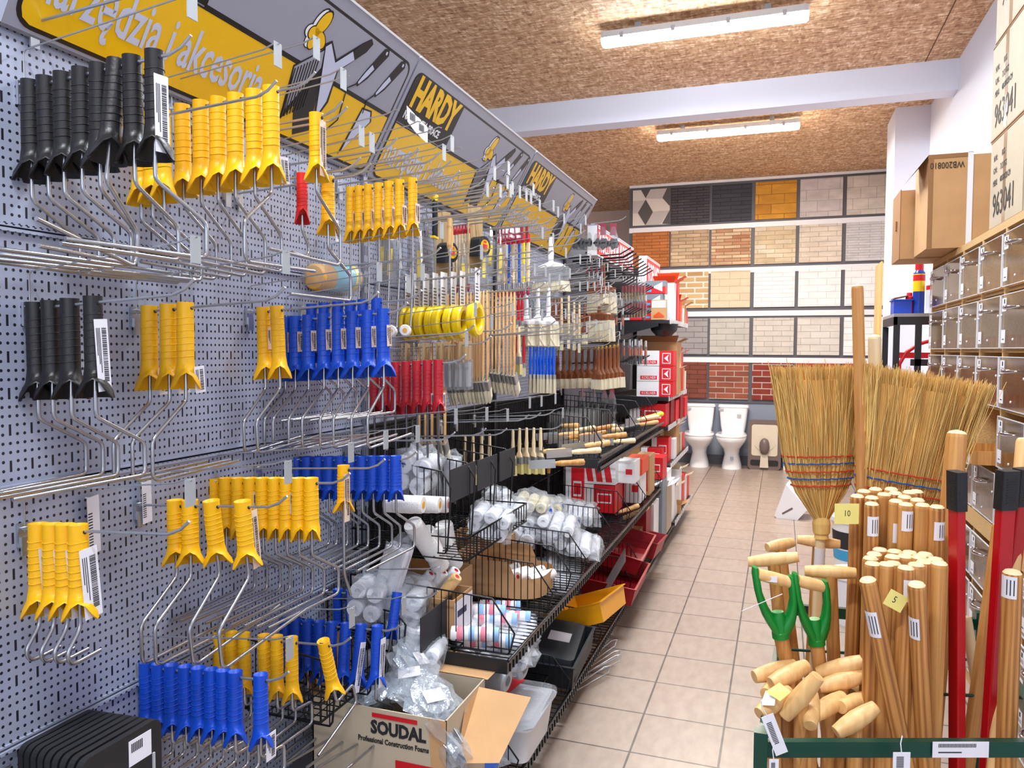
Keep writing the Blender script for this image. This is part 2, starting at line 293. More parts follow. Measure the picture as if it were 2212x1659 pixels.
for r in range(5):
    zr = [3.58, 3.0, 2.45, 1.91, 1.33][r]; zb = [3.03, 2.50, 1.97, 1.38, .82][r]
    zt = zr if r == 0 else zr-.0
    x0 = -1.9; bk = MB().box(x0, 1.16, YB-.018, YB-.0005, zb-.03+(.03 if r == 0 else .0), zt-.035).ob('sample_backboard', 'dark_grey_strip'); tag(bk, 'dark grey backing board behind the '+['top', 'second', 'third', 'fourth', 'lowest'][r]+' row of stone samples', 'backing board', 'sample backing boards')
    rl = MB().box(x0, 1.16, YB-.035, YB-.0005, zt-.034, zt+.03 if r else zt-.002).ob('sample_rail', 'white_strip'); tag(rl, 'white rail above the '+['top', 'second', 'third', 'fourth', 'lowest'][r]+' row of stone samples', 'rail', 'sample rails')
    n = 6 if r < 2 else 5
    for c in range(n):
        ci = c if r < 2 else c+1
        w_ = .475; h_ = [.47, .455, .46, .455, .46][r]; xx = cols[ci]+.01; z_ = zb+.015
        if r == 0: z_ = 3.06; h_ = .455
        if xx+w_ > 1.15: w_ = 1.15-xx-.002
        nm = NAMES[r][c]; lab = nm+' on the back wall'
        if SAMP[r][c] is None:
            o = MB().box(xx, xx+w_, YB-.035, YB-.019, z_, z_+h_, 1)
            def Q(P, m, d): o.prism([(a*w_, b*h_) for a, b in P], -d, 0, m, Matrix.Translation((xx, YB-.034, z_)) @ Matrix(((1, 0, 0, 0), (0, 0, 1, 0), (0, 1, 0, 0), (0, 0, 0, 1))))
            Q([(.0, 1), (.22, 1), (.34, .74), (.0, .74)], 1, .004); Q([(0, .7), (.34, .7), (.14, .35), (0, .35)], 2, .004); Q([(.22, 1), (.48, 1), (.35, .76)], 0, .003)
            Q([(.35, .72), (.55, .36), (.35, .0), (.14, .36)], 0, .006); Q([(.35, .76), (.48, 1), (.92, 1), (.78, .72)], 2, .008); Q([(.35, .74), (.78, .72), (.97, .38), (.55, .37)], 1, .009); Q([(.55, .36), (.97, .37), (.76, .02), (.36, .0)], 2, .007)
            Q([(.92, 1), (1, 1), (1, .5), (.8, .74)], 0, .003); Q([(.8, .02), (1, .4), (1, 0)], 0, .003)
            o = o.ob('stone_sample', ['rhomb_dark', 'rhomb_light', 'rhomb_mid'])
        else:
            a = SAMP[r][c]; mn = 'stone_%d_%d' % (r, c); brickmat(mn, *a, var=.35 if r in (0, 1, 4) else .18, bump=.6)
            o = MB().box(xx, xx+w_, YB-.042, YB-.019, z_, z_+h_).ob('stone_sample', mn)
        tag(o, lab, 'stone sample', 'stone and brick samples on the back wall')
# ---------------------------------------------------------------- perforated gondola
M('dark_slot', (20, 20, 26), .6); M('steel_grey', (150, 156, 172), .35, .4); M('mesh_black', (22, 22, 26), .4); M('panel_shade', (120, 124, 138), .5)
BY = [-.25, .905, 2.165, 3.35, 4.56]; g = thing('perforated_shelving', 'long grey perforated steel shelving wall with uprights along the left side', 'shelving unit', (-1.28, 2.165, 0))
def gp(mb, nm, mt): o = mb.ob(nm, mt, g); o.location = (0, 0, 0); o.matrix_parent_inverse = Matrix.Translation((1.28, -2.165, 0)); return o
for b in range(2):
    for z in (.28, .74, 1.2, 1.66): gp(MB().box(-1.292, -1.28, BY[b]+.012, BY[b+1]-.012, z+.004, min(z+.456, 2.14)).box(-1.282, -1.272, BY[b]+.012, BY[b+1]-.012, z+.452, z+.458).box(-1.282, -1.276, BY[b]+.012, BY[b+1]-.012, z+.002, z+.006), 'perforated_panel', 'perforated_steel')
k = NT('perforated_dark', .4); k.b.inputs['Metallic'].default_value = .3; co = k.coord(scale=(60, 60, 60)); vv = k.n('TexVoronoi', distance='CHEBYCHEV'); vv.inputs['Randomness'].default_value = 0; k.l(co, vv.inputs[0])
k.l(k.ramp(vv.outputs[0], (.2, (16, 16, 20)), (.25, (70, 70, 80))), k.b.inputs['Base Color'])
for b in (2, 3):
    gp(MB().box(-1.292, -1.28, BY[b]+.012, BY[b+1]-.012, 1.664, 2.14), 'perforated_panel', 'perforated_steel')
    gp(MB().box(-1.292, -1.28, BY[b]+.012, BY[b+1]-.012, 1.2, 1.66), 'perforated_panel', 'perforated_steel')
    wm = MB().box(-1.30, -1.296, BY[b]+.012, BY[b+1]-.012, .1, 1.2)
    y = BY[b]+.02
    while y < BY[b+1]-.015: wm.tube([(-1.285, y, .12), (-1.285, y, 1.19)], .002, 4); y += .02
    for z in (.13, .4, .7, .95, 1.18): wm.tube([(-1.281, BY[b]+.014, z), (-1.281, BY[b+1]-.014, z)], .003, 4)
    gp(wm, 'wire_back_panel', 'mesh_black')
for i, y in enumerate(BY[2:]):
    i += 1
    m = MB().box(-1.3, -1.268, y-.0119, y+.0119, .03, 2.16)
    sl = 0
    while .1+sl*.05 < 2.1: m.box(-1.2685, -1.2675, y-.008, y-.005, .1+sl*.05, .13+sl*.05, 1).box(-1.2685, -1.2675, y+.005, y+.008, .1+sl*.05, .13+sl*.05, 1); sl += 1
    gp(m, 'upright', ['steel_grey' if i < 2 else 'black_plastic', 'dark_slot'])
gp(MB().box(-1.9, -1.36, BY[0], 6.95, .0, 2.0), 'rear_cladding', 'panel_shade')
# ---------------------------------------------------------------- sign boards
M('sign_grey', (150, 152, 166), .35); M('sign_yellow', (236, 186, 8), .28); M('sign_black', (16, 14, 18), .35); M('sign_pale', (192, 198, 222), .35); M('sign_white', (235, 235, 240), .4)
sb = Vector((-1.27, 0, 2.0)); st = Vector((-1.07, 0, 2.36)); sup = (st-sb).normalized(); SL = .405
def star(cx, cy, P, s=1, rot=0): return [(cx+s*(x*math.cos(rot)-y*math.sin(rot)), cy+s*(x*math.sin(rot)+y*math.cos(rot))) for x, y in P]
def sign(y0, y1, label):
    t = thing('sign_board', label, 'sign', (0, 0, 0), group='hardware brand sign boards over the shelving'); Wd = y1-y0
    T = frame3(sb+Vector((0, y0, 0)), (0, 1, 0), sup)   # local z points away from the viewer for (y, up): flip below
    T = T @ Matrix.Scale(-1, 4, (0, 0, 1)) if T.col[2].x < 0 else T
    def lay(P, d, m, mb=None): (mb or mbx).prism(P, d, d+.0004, m, T)
    MB().box(0, Wd, 0, SL, -.02, 0, T=T).box(0, Wd, 0, .006, -.06, 0, T=T).ob('board', 'sign_grey', t)
    mbx = MB(); lay(rrect(Wd-.03, SL-.045, .035, 5, .015, .012), .0004, 0); lay(rrect(Wd-.046, SL-.061, .03, 5, .023, .020), .0009, 1)
    P = [(.023, .196), (.023, .045), (.03, .028), (.046, .020), (Wd-.046, .020), (Wd-.03, .028), (Wd-.023, .045), (Wd-.023, .196)]
    lay(P, .0014, 2); lay([(.38, .2), (.38, .208), (Wd-.023, .208), (Wd-.023, .196), (.023, .196), (.023, .2)][::-1], .0019, 0)
    lay([(.023, .203), (.385, .203), (.385, SL-.04), (.05, SL-.04), (.032, SL-.047), (.023, SL-.065)], .0019, 0)
    mbx.ob('printed_panel', ['sign_black', 'sign_grey', 'sign_yellow'], t)
    LT = lambda u, v, sh=0: T @ Matrix.Translation((u, v, .003)) @ Matrix(((1, sh, 0, 0), (0, 1, 0, 0), (0, 0, 1, 0), (0, 0, 0, 1)))
    letter('HARDY', .135, 'sign_yellow', t, LT(.045, .268, .0), .0003, .72, .006, sp=.95); letter('NARZĘDZIA PRACE', .035, 'sign_white', t, LT(.04, .222), .0003, .85, .001)
    letter('narzędzia i akcesoria', .125, 'sign_pale', t, LT(.035, .068), .0003, .56, .0018)
    d = MB()   # drawn brush, knives, trowels
    def D(P, m, dz=.0024): d.prism(P, dz, dz+.0004, m, T)
    D([(.70, .19), (.79, .27), (.86, .06), (.80, .03), (.76, .10), (.73, .05)], 0); D([(.705, .188), (.785, .262), (.80, .22), (.735, .085)], 3, .0029)
    for i in range(9): D([(.708+.0085*i, .185+.007*i), (.712+.0085*i, .187+.007*i), (.735+.008*i, .06+.006*i), (.731+.008*i, .058+.006*i)], 0, .0033)
    D([(.775, .275), (.80, .295), (.845, .26), (.92, .335), (.95, .36), (.965, .35), (.95, .32), (.87, .235), (.885, .15), (.86, .08)], 0); D([(.785, .272), (.80, .287), (.845, .25), (.905, .312), (.93, .30), (.865, .235), (.875, .15), (.86, .1)], 1, .0029)
    D([(.895, .302), (.92, .335), (.95, .358), (.962, .35), (.95, .322), (.915, .285)], 0, .0033)
    for dx in (0, .1):
        D([(.965+dx, .235), (.975+dx, .228), (1.005+dx, .262), (1.055+dx, .35), (1.045+dx, .368), (1.025+dx, .36), (.985+dx, .282)], 0); D([(.97+dx, .24), (.976+dx, .236), (1.0+dx, .268), (1.015+dx, .295), (1.0+dx, .302), (.985+dx, .275)], 1, .0029); D(star(1.04+dx, .352, rrect(.008, .01, .003, 3, -.004, -.005)), 1, .0029)
    D([(1.04, .185), (1.09, .19), (1.11, .16), (1.03, .045), (1.02, .03)], 0); D([(1.045, .18), (1.085, .184), (1.103, .158), (1.03, .045)], 1, .0029)
    d.tube([tuple((T @ Vector((a, b, .003)))) for a, b in ((.97, .235), (.935, .21), (.955, .12), (.90, .05))], .002, 5, 0); d.tube([tuple((T @ Vector((a, b, .003)))) for a, b in ((1.07, .235), (1.045, .21), (1.05, .17))], .002, 5, 0)
    d.ob('tool_drawing', ['sign_black', 'sign_pale', 'sign_yellow', 'sign_grey'], t)
    bf = MB(); wing = [(0, 0), (-.012, .02), (-.018, .045), (0, .07), (.03, .095), (.04, .10), (.035, .06), (.03, .03), (.05, .01), (.055, -.015), (.035, -.035), (.012, -.03)]
    [bf.prism([(cx_+kx*.0+rx_*k_*math.cos(a_)*math.cos(ro)-ry_*k_*math.sin(a_)*math.sin(ro)+ox, cy_+rx_*k_*math.cos(a_)*math.sin(ro)+ry_*k_*math.sin(a_)*math.cos(ro)) for a_ in [2*PI*j/18 for j in range(18)]], zz, zz+.0003, mm, T) for k_, zz, mm, ox, kx in ((1.16, .0024, 0, -.012, 0), (1.0, .0028, 3, -.012, 0), (1.16, .0032, 0, 0, 0), (.98, .0036, 2, 0, 0)) for cx_, cy_, rx_, ry_, ro in ((.742, .318, .036, .017, 1.15), (.752, .278, .026, .018, -.5), (.722, .284, .020, .016, .6), (.728, .262, .018, .013, 1.4))]; bf.ob('butterfly_drawing', ['sign_black', 'sign_pale', 'sign_yellow', 'sign_white'], t)
    MB().box(0, Wd, SL, SL+.006, -.02, .002, T=T).ob('top_edge', 'sign_white', t)
sign(.955, 2.16, 'grey and yellow hardware sign board closest to the viewer, partly out of frame')
sign(2.17, 3.345, 'middle grey and yellow sign board over the shelving')
sign(3.355, 4.56, 'far grey and yellow sign board next to the red signs')
# ---------------------------------------------------------------- hooks on the perforated panels
M('zinc', (188, 192, 198), .28, .85); M('steel_rod', (176, 178, 182), .25, .9); M('rod_dark', (110, 108, 112), .35, .8); M('paper', (232, 230, 236), .6); M('ink', (40, 38, 44), .7); M('tag_peach', (234, 208, 186), .6); M('tag_yellow', (232, 205, 40), .6)
M('plate', (176, 182, 186), .45, .3)
def hookmesh(L=.375, r=.0028, label=True):
    a = MB().tube([(.004, 0, 0), (L-.045, 0, .06*(L-.05)), (L-.02, 0, .06*L+.006), (L, 0, .06*L+.022)], r, 7)
    b = MB().box(0, .006, -.012, .012, -.03, .012).box(.006, .010, -.009, .009, -.045, -.012).tube([(.004, -.009, .004), (.012, -.009, .006), (.012, .009, .006), (.004, .009, .004)], .0022, 5)
    l = MB().tube([(.006, 0, -.004), (.006, 0, .062), (.012, 0, .068), (L-.03, 0, .068+.1*L), (L-.004, 0, .073+.11*L), (L+.006, 0, .070+.11*L)], .0016, 6) if label else None
    p = MB().box(L+.002, L+.004, -.011, .011, .028+.11*L, .073+.11*L, T=Matrix.Rotation(.0, 4, 'Z')) if label else None
    return [q.mesh(n, m) if q else None for q, n, m in ((a, 'hook_arm', 'zinc'), (b, 'hook_bracket', 'zinc'), (l, 'label_wire', 'zinc'), (p, 'label_plate', 'plate'))]
HK = {}
def hook(Y, z0, label, X=-1.279, L=.375, lab=True, r=.0028, plate=True, g='display hooks on the perforated panels', rot=0):
    key = (L, lab, r)
    if key not in HK: HK[key] = hookmesh(L, r, lab)
    t = thing('display_hook', label, 'hook', (X, Y, z0), (0, rot, 0), g)
    for n, me in zip(('hook_arm', 'hook_bracket', 'label_wire', 'label_plate'), HK[key]):
        if me and (plate or n != 'label_plate'): put(n, me, t)
    return t
# ---------------------------------------------------------------- paint roller frames
for n, c in dict(black=(20, 17, 19), yellow=(246, 184, 0), blue=(2, 70, 192), red=(192, 28, 42), red2=(206, 24, 26)).items(): M('grip_'+n, c, .42, bump=.12, bs=160)
def gripmesh(col, L=.17, w=.0165, fl=.027, notch=.034, ring=True):
    m = MB(); n = 16; secs = []
    prof = [(.012, w, w*.92), (-.01, w*.98, w*.9), (-L*.35, w*1.02, w*.9), (-L*.66, w*1.02, w*.85), (-L*.80, w*1.2, w*.95), (-L*.92, fl*.95, w*1.2), (-L, fl*1.04, w*1.4)]
    for k, (z, a, b) in enumerate(prof):
        q = []
        for j in range(n):
            t = 2*PI*j/n; x = b*math.cos(t); y = a*math.sin(t); zz = z
            if k == len(prof)-1: zz = z+(notch*max(0, math.cos(t))**.5 if math.cos(t) > 0 else 0)*(1-min(1, (y/(fl*.92))**2))
            elif k == len(prof)-2: zz = z+(notch*.75*max(0, math.cos(t))**.5 if math.cos(t) > 0 else 0)*(1-min(1, (y/(fl*.92))**2))
            q.append((x, y, zz))
        secs.append(q)
    m.loft(secs[::-1], cap=False)
    ins = [[(x*.86, y*.86, z) for x, y, z in q] for q in secs]
    m.loft([secs[0], ins[0], [(x, y, -.012) for x, y, z in ins[0]], [(0, 0, -.012)]*n][::-1], cap=False)
    m.loft([secs[-1], ins[-1], [(x*.7, y*.5, -L*.72) for x, y, z in ins[-1]], [(0, 0, -L*.70)]*n], cap=False)
    if ring:
        for i in range(7): z = -L*(.12+.08*i); m.tube([((w*.91)*math.cos(t), w*1.015*math.sin(t), z+.0015*math.sin(t*2)) for t in [2*PI*j/14 for j in range(14)]], .0008, 4, closed=True)
    Rz = Matrix.Rotation(R(-48), 3, 'Z'); m.v = [tuple(Rz @ Vector(q)) for q in m.v]
    m.tube([(-w*1.04, 0, 0), (w*1.04, 0, 0)], .0036, 8, 1)
    return m.mesh('grip', ['grip_'+col, 'ink'])
RODS = dict(
 big=lambda L: [(0, -L*.8), (0, -L-.028), (.006, -L-.036), (.094, -L-.085), (.10, -L-.094), (.10, -L-.142), (.093, -L-.15), (-.15, -L-.15)],
 wide=lambda L: [(0, -L*.8), (0, -L-.022), (.008, -L-.03), (.088, -L-.09), (.094, -L-.10), (.094, -L-.165), (.083, -L-.175), (-.17, -L-.168)],
 small=lambda L: [(0, -L*.8), (0, -L-.012), (.005, -L-.022), (.025, -L-.048), (.026, -L-.06), (.02, -L-.072), (.008, -L-.074), (-.04, -L-.070)],
 crank=lambda L: [(0, -L*.8), (0, -L-.012), (.006, -L-.02), (.066, -L-.026), (.072, -L-.032), (.073, -L-.075), (.066, -L-.082), (-.10, -L-.082)],
 straight=lambda L: [(0, -L*.8), (0, -L-.15), (.004, -L-.165), (.03, -L-.22)],
 none=lambda L: [(0, -L*.8), (0, -L-.03)],
 mini=lambda L: [(0, -L*.8), (0, -L-.11), (-.012, -L-.22), (-.016, -L-.26)])
def rodmesh(kind, L, s, r=.0037, x=0.0, mt='steel_rod'):
    P = RODS[kind](L); pts = [(x*0, s*y, z) for y, z in P]
    m = MB()
    # round every corner a little
    Q = [Vector(pts[0])]
    for i in range(1, len(pts)-1):
        a, b, c = map(Vector, pts[i-1:i+2]); k1 = min(.008, (b-a).length*.4); k2 = min(.008, (c-b).length*.4); Q += [b+(a-b).normalized()*k1, b+((a-b).normalized()*k1+(c-b).normalized()*k2)*.25, b+(c-b).normalized()*k2]
    Q.append(Vector(pts[-1])); m.tube(Q, r, 8); return m.mesh('rod', mt)
def bartag(w_, h_, face='paper', vert=True):
    m = MB().box(0, .0005, -w_/2, w_/2, -h_, 0); rnd = random.Random(3); z = -.12*h_
    while z > -.86*h_:
        q = rnd.choice((.0008, .0014, .002)); m.box(.0004, .0008, w_*.02, w_*.36, z-q, z, 1); z -= q+rnd.choice((.0008, .0014))
    for i in range(3): m.box(.0004, .0008, -w_*.38+i*w_*.11, -w_*.36+i*w_*.11+.0008, -h_*(.5+.12*i), -h_*.12, 1)
    return m.mesh('price_tag', [face, 'ink'])
TG = dict(big=bartag(.03, .1), mid=bartag(.026, .055, 'tag_peach'), sm=bartag(.017, .05, 'paper'), wide=bartag(.03, .055), long=bartag(.026, .125), long2=bartag(.024, .12, 'tag_peach'), broad=bartag(.036, .125))
TGL = dict(big='white barcode tag', mid='cream barcode sticker', sm='white barcode sticker', wide='white printed sticker', long='white barcode tag', long2='pale barcode tag', broad='white tag')
cache = {}
def roller(col, kind, L, s, loc, label, group, sx=0, sz=0, tg=None, r=.0037, w=.0155, sleeve=False, mt='steel_rod', fl=None):
    k1 = (col, L, w, fl)
    if k1 not in cache: cache[k1] = gripmesh(col, L, w, fl or w*1.75)
    k2 = (kind, L, s, r, mt)
    if k2 not in cache: cache[k2] = rodmesh(kind, L, s, r, mt=mt)
    t = thing('paint_roller', label, 'roller frame', loc, (sx, 0, sz), group)
    put('grip', cache[k1], t); put('rod', cache[k2], t)
    if sleeve:
        if 'sl' not in cache:
            q = MB(); Tm = Matrix.Rotation(PI/2, 4, 'X'); q.lathe([(.005, -.05), (.014, -.05), (.0165, -.04), (.0165, .04), (.014, .05), (.005, .05)], 14, 0, Tm).lathe([(.0, -.052), (.0065, -.052), (.0065, .052), (0, .052)], 10, 1, Tm); cache['sl'] = q.mesh('sleeve', ['fleece', 'core_yellow'])
        P = RODS[kind](L)[-1]; put('sleeve', cache['sl'], t, (0.0, P[0]*s-.03, P[1]-.012), (0, 0, .5))
    if tg:
        nm, off, rt_ = tg if isinstance(tg, tuple) else (tg, (w*.93+.001, .004, -.02), 0)
        put('price_tag', TG[nm], t, off, (rt_, 0, 0))
    return t
M('fleece', (236, 232, 228), .95, bump=.6, bs=300); M('core_yellow', (226, 164, 30), .5)
CN = dict(black='black', yellow='yellow', blue='blue', red='red', red2='bright red')
def bunch(Y, pts, col, kind='big', s=1, L=.17, lab='', tags={}, swing={}, hk=True, mirrored=(), w=.0155, hL=.375, rr=.0037, sleeve=False, mt='steel_rod', first=None, hz=None, plate=True, fl=None, ttype='sm'):
    XS = [at(x, y, Y=Y) for x, y in pts]
    z0 = sum(p.z-.012-.06*(p.x+1.28) for p in XS)/len(XS)
    if hk: hook(Y, z0-.004, 'wire hook of the '+lab, L=hL, plate=plate)
    n = len(pts); rnd = random.Random(int(Y*100)+n)
    for i, p in enumerate(XS):
        X = p.x; z = z0+.06*(X+1.28)-.0045
        sx, szz = swing.get(i, (0, 0)); sx += rnd.uniform(-.012, .012); szz += rnd.uniform(-.06, .06)
        tg = tags.get(i, tags.get('*'))
        lb = '%s%s paint roller, %s of the %s' % ((('tagged ' if (tg[0] if isinstance(tg, tuple) else tg) in ('big', 'long', 'long2', 'broad') else 'stickered ') if tg else ''), CN[col], nth(i, n), lab)
        roller(col, kind, L, -s if i in mirrored else s, (X, Y, z), lb, lab, sx, szz, tg, rr, w, sleeve, mt, fl)
def line(a, b, n): return [(a[0]+(b[0]-a[0])*i/(n-1), a[1]+(b[1]-a[1])*i/(n-1)) for i in range(n)]
bunch(1.0, [(65, 170), (98, 165), (135, 150), (175, 140), (213, 130), (250, 122), (285, 115), (333, 105)], 'black', 'big', 1, .165, 'black frames top left', {7: ('long', (.016, .0, -.03), .02)}, {4: (.0, .2), 5: (-.16, .3), 7: (0, -.15)}, fl=.03)
bunch(1.22, [(300, 240), (325, 238), (350, 235)], 'yellow', 'big', 1, .17, 'yellow frames behind the top black ones')
bunch(1.347, [(393, 220), (433, 212), (470, 205), (508, 200), (548, 190), (585, 185)], 'yellow', 'wide', 1, .185, 'yellow frames in the top row', {5: ('wide', (.019, .017, -.13), .12)}, mirrored=(5,), w=.017)
bunch(1.0, [(75, 645), (108, 643), (150, 640), (200, 635)], 'black', 'big', 1, .165, 'black frames in the second row', {3: ('long', (.017, 0, -.028), .05)}, fl=.03)
bunch(1.24, [(322, 655), (363, 652), (400, 648)], 'yellow', 'wide', -1, .165, 'yellow trio in the second row', {'*': ('wide', (.019, .016, -.118), .1)}, w=.0165)
bunch(1.6, [(568, 660), (598, 655)], 'yellow', 'wide', -1, .172, 'yellow pair beside the blue row', {0: ('mid', (.016, .006, -.04), 0)}, {0: (.05, 0), 1: (.06, 0)}, w=.0165)
bunch(1.75, [(616, 678), (638, 677), (666, 674), (699, 673), (730, 672), (762, 670), (795, 669), (828, 667)], 'blue', 'wide', -1, .165, 'blue frames in the second row', {'*': ('mid', (.0155, .0, -.03), .03)}, w=.0165, fl=.033)
bunch(1.83, [(673, 652), (700, 650), (730, 648), (757, 646), (784, 643), (814, 642)], 'blue', 'big', 1, .155, 'blue frames tucked behind the second row')
bunch(2.13, line((808, 779), (947, 776), 7), 'red', 'straight', 1, .155, 'dark red frames', {5: ('sm', (.016, .0, -.09), .05), 6: ('sm', (.016, .008, -.09), 0)}, mt='rod_dark', w=.0155, fl=.02)
bunch(1.966, [(757, 403), (776, 400), (796, 396), (818, 392), (840, 388), (863, 384), (891, 378)], 'yellow', 'mini', 1, .15, 'yellow mini roller frames', {'*': ('mid', (.0135, .004, -.06), 0)}, w=.0135, rr=.003, sleeve=True, fl=.021)
def single(px, py, X, col, kind, s, L, lab, tg=None, sw=(0, 0), w=.0155, hkl=None, fl=None, z=0):
    p = at(px, py, X=X); zz = p.z-.012; hook(p.y, zz-.06*(X+1.28), 'wire hook of the '+lab, L=hkl or .375)
    roller(col, kind, L, s, (X, p.y, zz-.0045), lab, 'single roller frames between the rows', sw[0], sw[1], tg, w=w, fl=fl)
single(683, 240, -.97, 'yellow', 'wide', 1, .135, 'lone yellow roller with cream tag below the sign', ('long2', (.0165, 0, -.006), 0))
single(652, 370, -1.06, 'red2', 'small', 1, .105, 'small bright red roller frame left of the lone yellow ones', fl=.018, w=.0125)
single(708, 377, -1.02, 'yellow', 'big', 1, .125, 'lone yellow roller frame right of the small red one', ('sm', (.0165, .01, -.09), .1))
bunch(.98, [(82, 1127), (113, 1126), (140, 1126), (168, 1126)], 'yellow', 'small', -1, .155, 'four yellow frames at far left', {'*': ('broad', (.019, .002, -.028), .08)}, w=.0165)
bunch(1.24, [(378, 1076), (410, 1077), (457, 1073), (524, 1078)], 'yellow', 'wide', -1, .125, 'yellow frames in the third row left', {3: ('long2', (.014, .012, -.01), 0)}, {0: (0, 0), 2: (.14, 0), 3: (.1, 0)}, w=.0165)
bunch(1.47, line((462, 1026), (672, 1030), 9), 'yellow', 'big', 1, .135, 'dense yellow third row', {6: ('sm', (.015, .0, -.02), 0), 3: ('sm', (.015, 0, -.02), 0)}, w=.0165, fl=.02)
bunch(1.80, line((640, 982), (830, 982), 9)+[(855, 983)], 'blue', 'big', 1, .11, 'blue frames in the third row', w=.0155, fl=.022)
single(742, 1001, -1.02, 'yellow', 'straight', 1, .105, 'lone yellow roller with cream tag before the blue row', ('long2', (.0155, -.01, -.006), 0))
bunch(1.24, [(315, 1422), (342, 1426), (370, 1430), (400, 1434), (428, 1438), (456, 1441), (482, 1444), (508, 1447), (563, 1454)], 'blue', 'crank', 1, .14, 'blue frames in the lowest row left', {8: ('wide', (.015, .012, -.11), 0)}, fl=.024, w=.0145)
bunch(1.47, [(473, 1357), (500, 1358), (527, 1360), (570, 1366), (598, 1370), (630, 1375), (700, 1385)], 'yellow', 'crank', 1, .145, 'yellow frames in the lowest row', {}, {6: (.3, 0)}, fl=.024, w=.0145)
bunch(1.72, [(590, 1316), (615, 1320), (640, 1326), (665, 1332), (690, 1338), (717, 1345), (747, 1352), (780, 1358), (815, 1363)], 'blue', 'big', 1, .15, 'blue lowest row right', {7: ('long', (.016, -.01, -.03), -.12), 8: ('long', (.016, .004, -.02), -.05)}, {5: (-.12, 0), 6: (-.14, 0), 7: (-.16, 0), 8: (-.06, 0)}, w=.0155)
bunch(1.93, [(730, 1264), (757, 1270), (857, 1282)], 'blue', 'straight', 1, .12, 'blue frames beside the white packs', {1: ('sm', (.0155, 0, -.02), 0)}, {2: (-.3, 0)}, w=.0145, mt='rod_dark', fl=.018)
# empty hooks seen by their free tips
EMPTY = [(749, 231, 'over the lone yellow roller frame'), (857, 298, 'left of the paper price slips'), (904, 320, 'below the paper price slips'), (949, 329, 'right of the paper price slips'), (992, 369, 'crossing the sign lettering'), (1045, 387, 'just above the coiled tapes column'), (1085, 412, 'near the butterfly of the middle sign')]
for x, y, q in EMPTY:
    p = at(x, y, X=-.905); hook(p.y, p.z-.045, 'empty wire display hook '+q, plate=False)
p = at(405, 0, X=-.88); hook(1.02, 2.03, 'empty wire display hook with label plate at the top left corner')
for (x, y), q in zip([(974, 289), (1066, 356), (1094, 376), (1105, 389), (1135, 405), (1164, 428), (1194, 430), (1217, 459), (1253, 481)], ['highest, over the middle sign', 'first below the highest over the middle sign', 'second of the stepped ones', 'third of the stepped ones', 'fourth of the stepped ones', 'fifth of the stepped ones', 'sixth of the stepped ones', 'seventh of the stepped ones', 'farthest, before the last sign corner']):
    p = at(x, y, X=-.905); hook(p.y, p.z-.12, 'wire display hook with a grey label plate, '+q)
# ---------------------------------------------------------------- drawer cabinet along the right wall
def woodmat(n, c1, c2, sc=40, st=.04, rough=.45, ring=0):
    k = NT(n, rough); z = k.n('TexNoise'); z.inputs['Scale'].default_value = sc; z.inputs['Detail'].default_value = 5; z.inputs['Distortion'].default_value = .6; k.l(k.coord(scale=(1, 1, st)), z.inputs[0])
    s = z.outputs[0]
    if ring:
        wv = k.n('TexWave', bands_direction='X', wave_type='BANDS'); wv.inputs['Scale'].default_value = ring; wv.inputs['Distortion'].default_value = 5; wv.inputs['Detail'].default_value = 2; k.l(k.coord(scale=(1, 1, .12)), wv.inputs[0]); s = k.math('ADD', k.math('MULTIPLY', s, .74), k.math('MULTIPLY', wv.outputs[0], .26))
    k.l(k.ramp(s, (.3, c2), (.65, c1)), k.b.inputs['Base Color'])
woodmat('wood_honey', (216, 158, 90), (176, 116, 56), 90, .03); woodmat('wood_beech', (238, 194, 132), (222, 170, 106), 60); woodmat('wood_ash', (210, 148, 80), (142, 84, 38), 130, .015, ring=28); woodmat('wood_pale', (242, 218, 176), (230, 200, 150), 50); woodmat('wood_brown', (140, 78, 40), (96, 48, 24), 60)
M('chipboard', (206, 168, 112), .7, var=.25, vs=180); M('acrylic_edge', (222, 226, 232), .15); M('chrome', (214, 218, 228), .08, 1); M('drawer_dark', (150, 122, 94), .7)
m = bpy.data.materials.new('acrylic'); m.use_nodes = True; nt = m.node_tree; nt.nodes.clear(); o_ = nt.nodes.new('ShaderNodeOutputMaterial'); tr = nt.nodes.new('ShaderNodeBsdfTransparent'); tr.inputs[0].default_value = (.92, .92, .93, 1); gl = nt.nodes.new('ShaderNodeBsdfGlossy'); gl.inputs['Roughness'].default_value = .12; mx = nt.nodes.new('ShaderNodeMixShader'); mx.inputs[0].default_value = .25
nt.links.new(tr.outputs[0], mx.inputs[1]); nt.links.new(gl.outputs[0], mx.inputs[2]); nt.links.new(mx.outputs[0], o_.inputs[0]); MT['acrylic'] = m
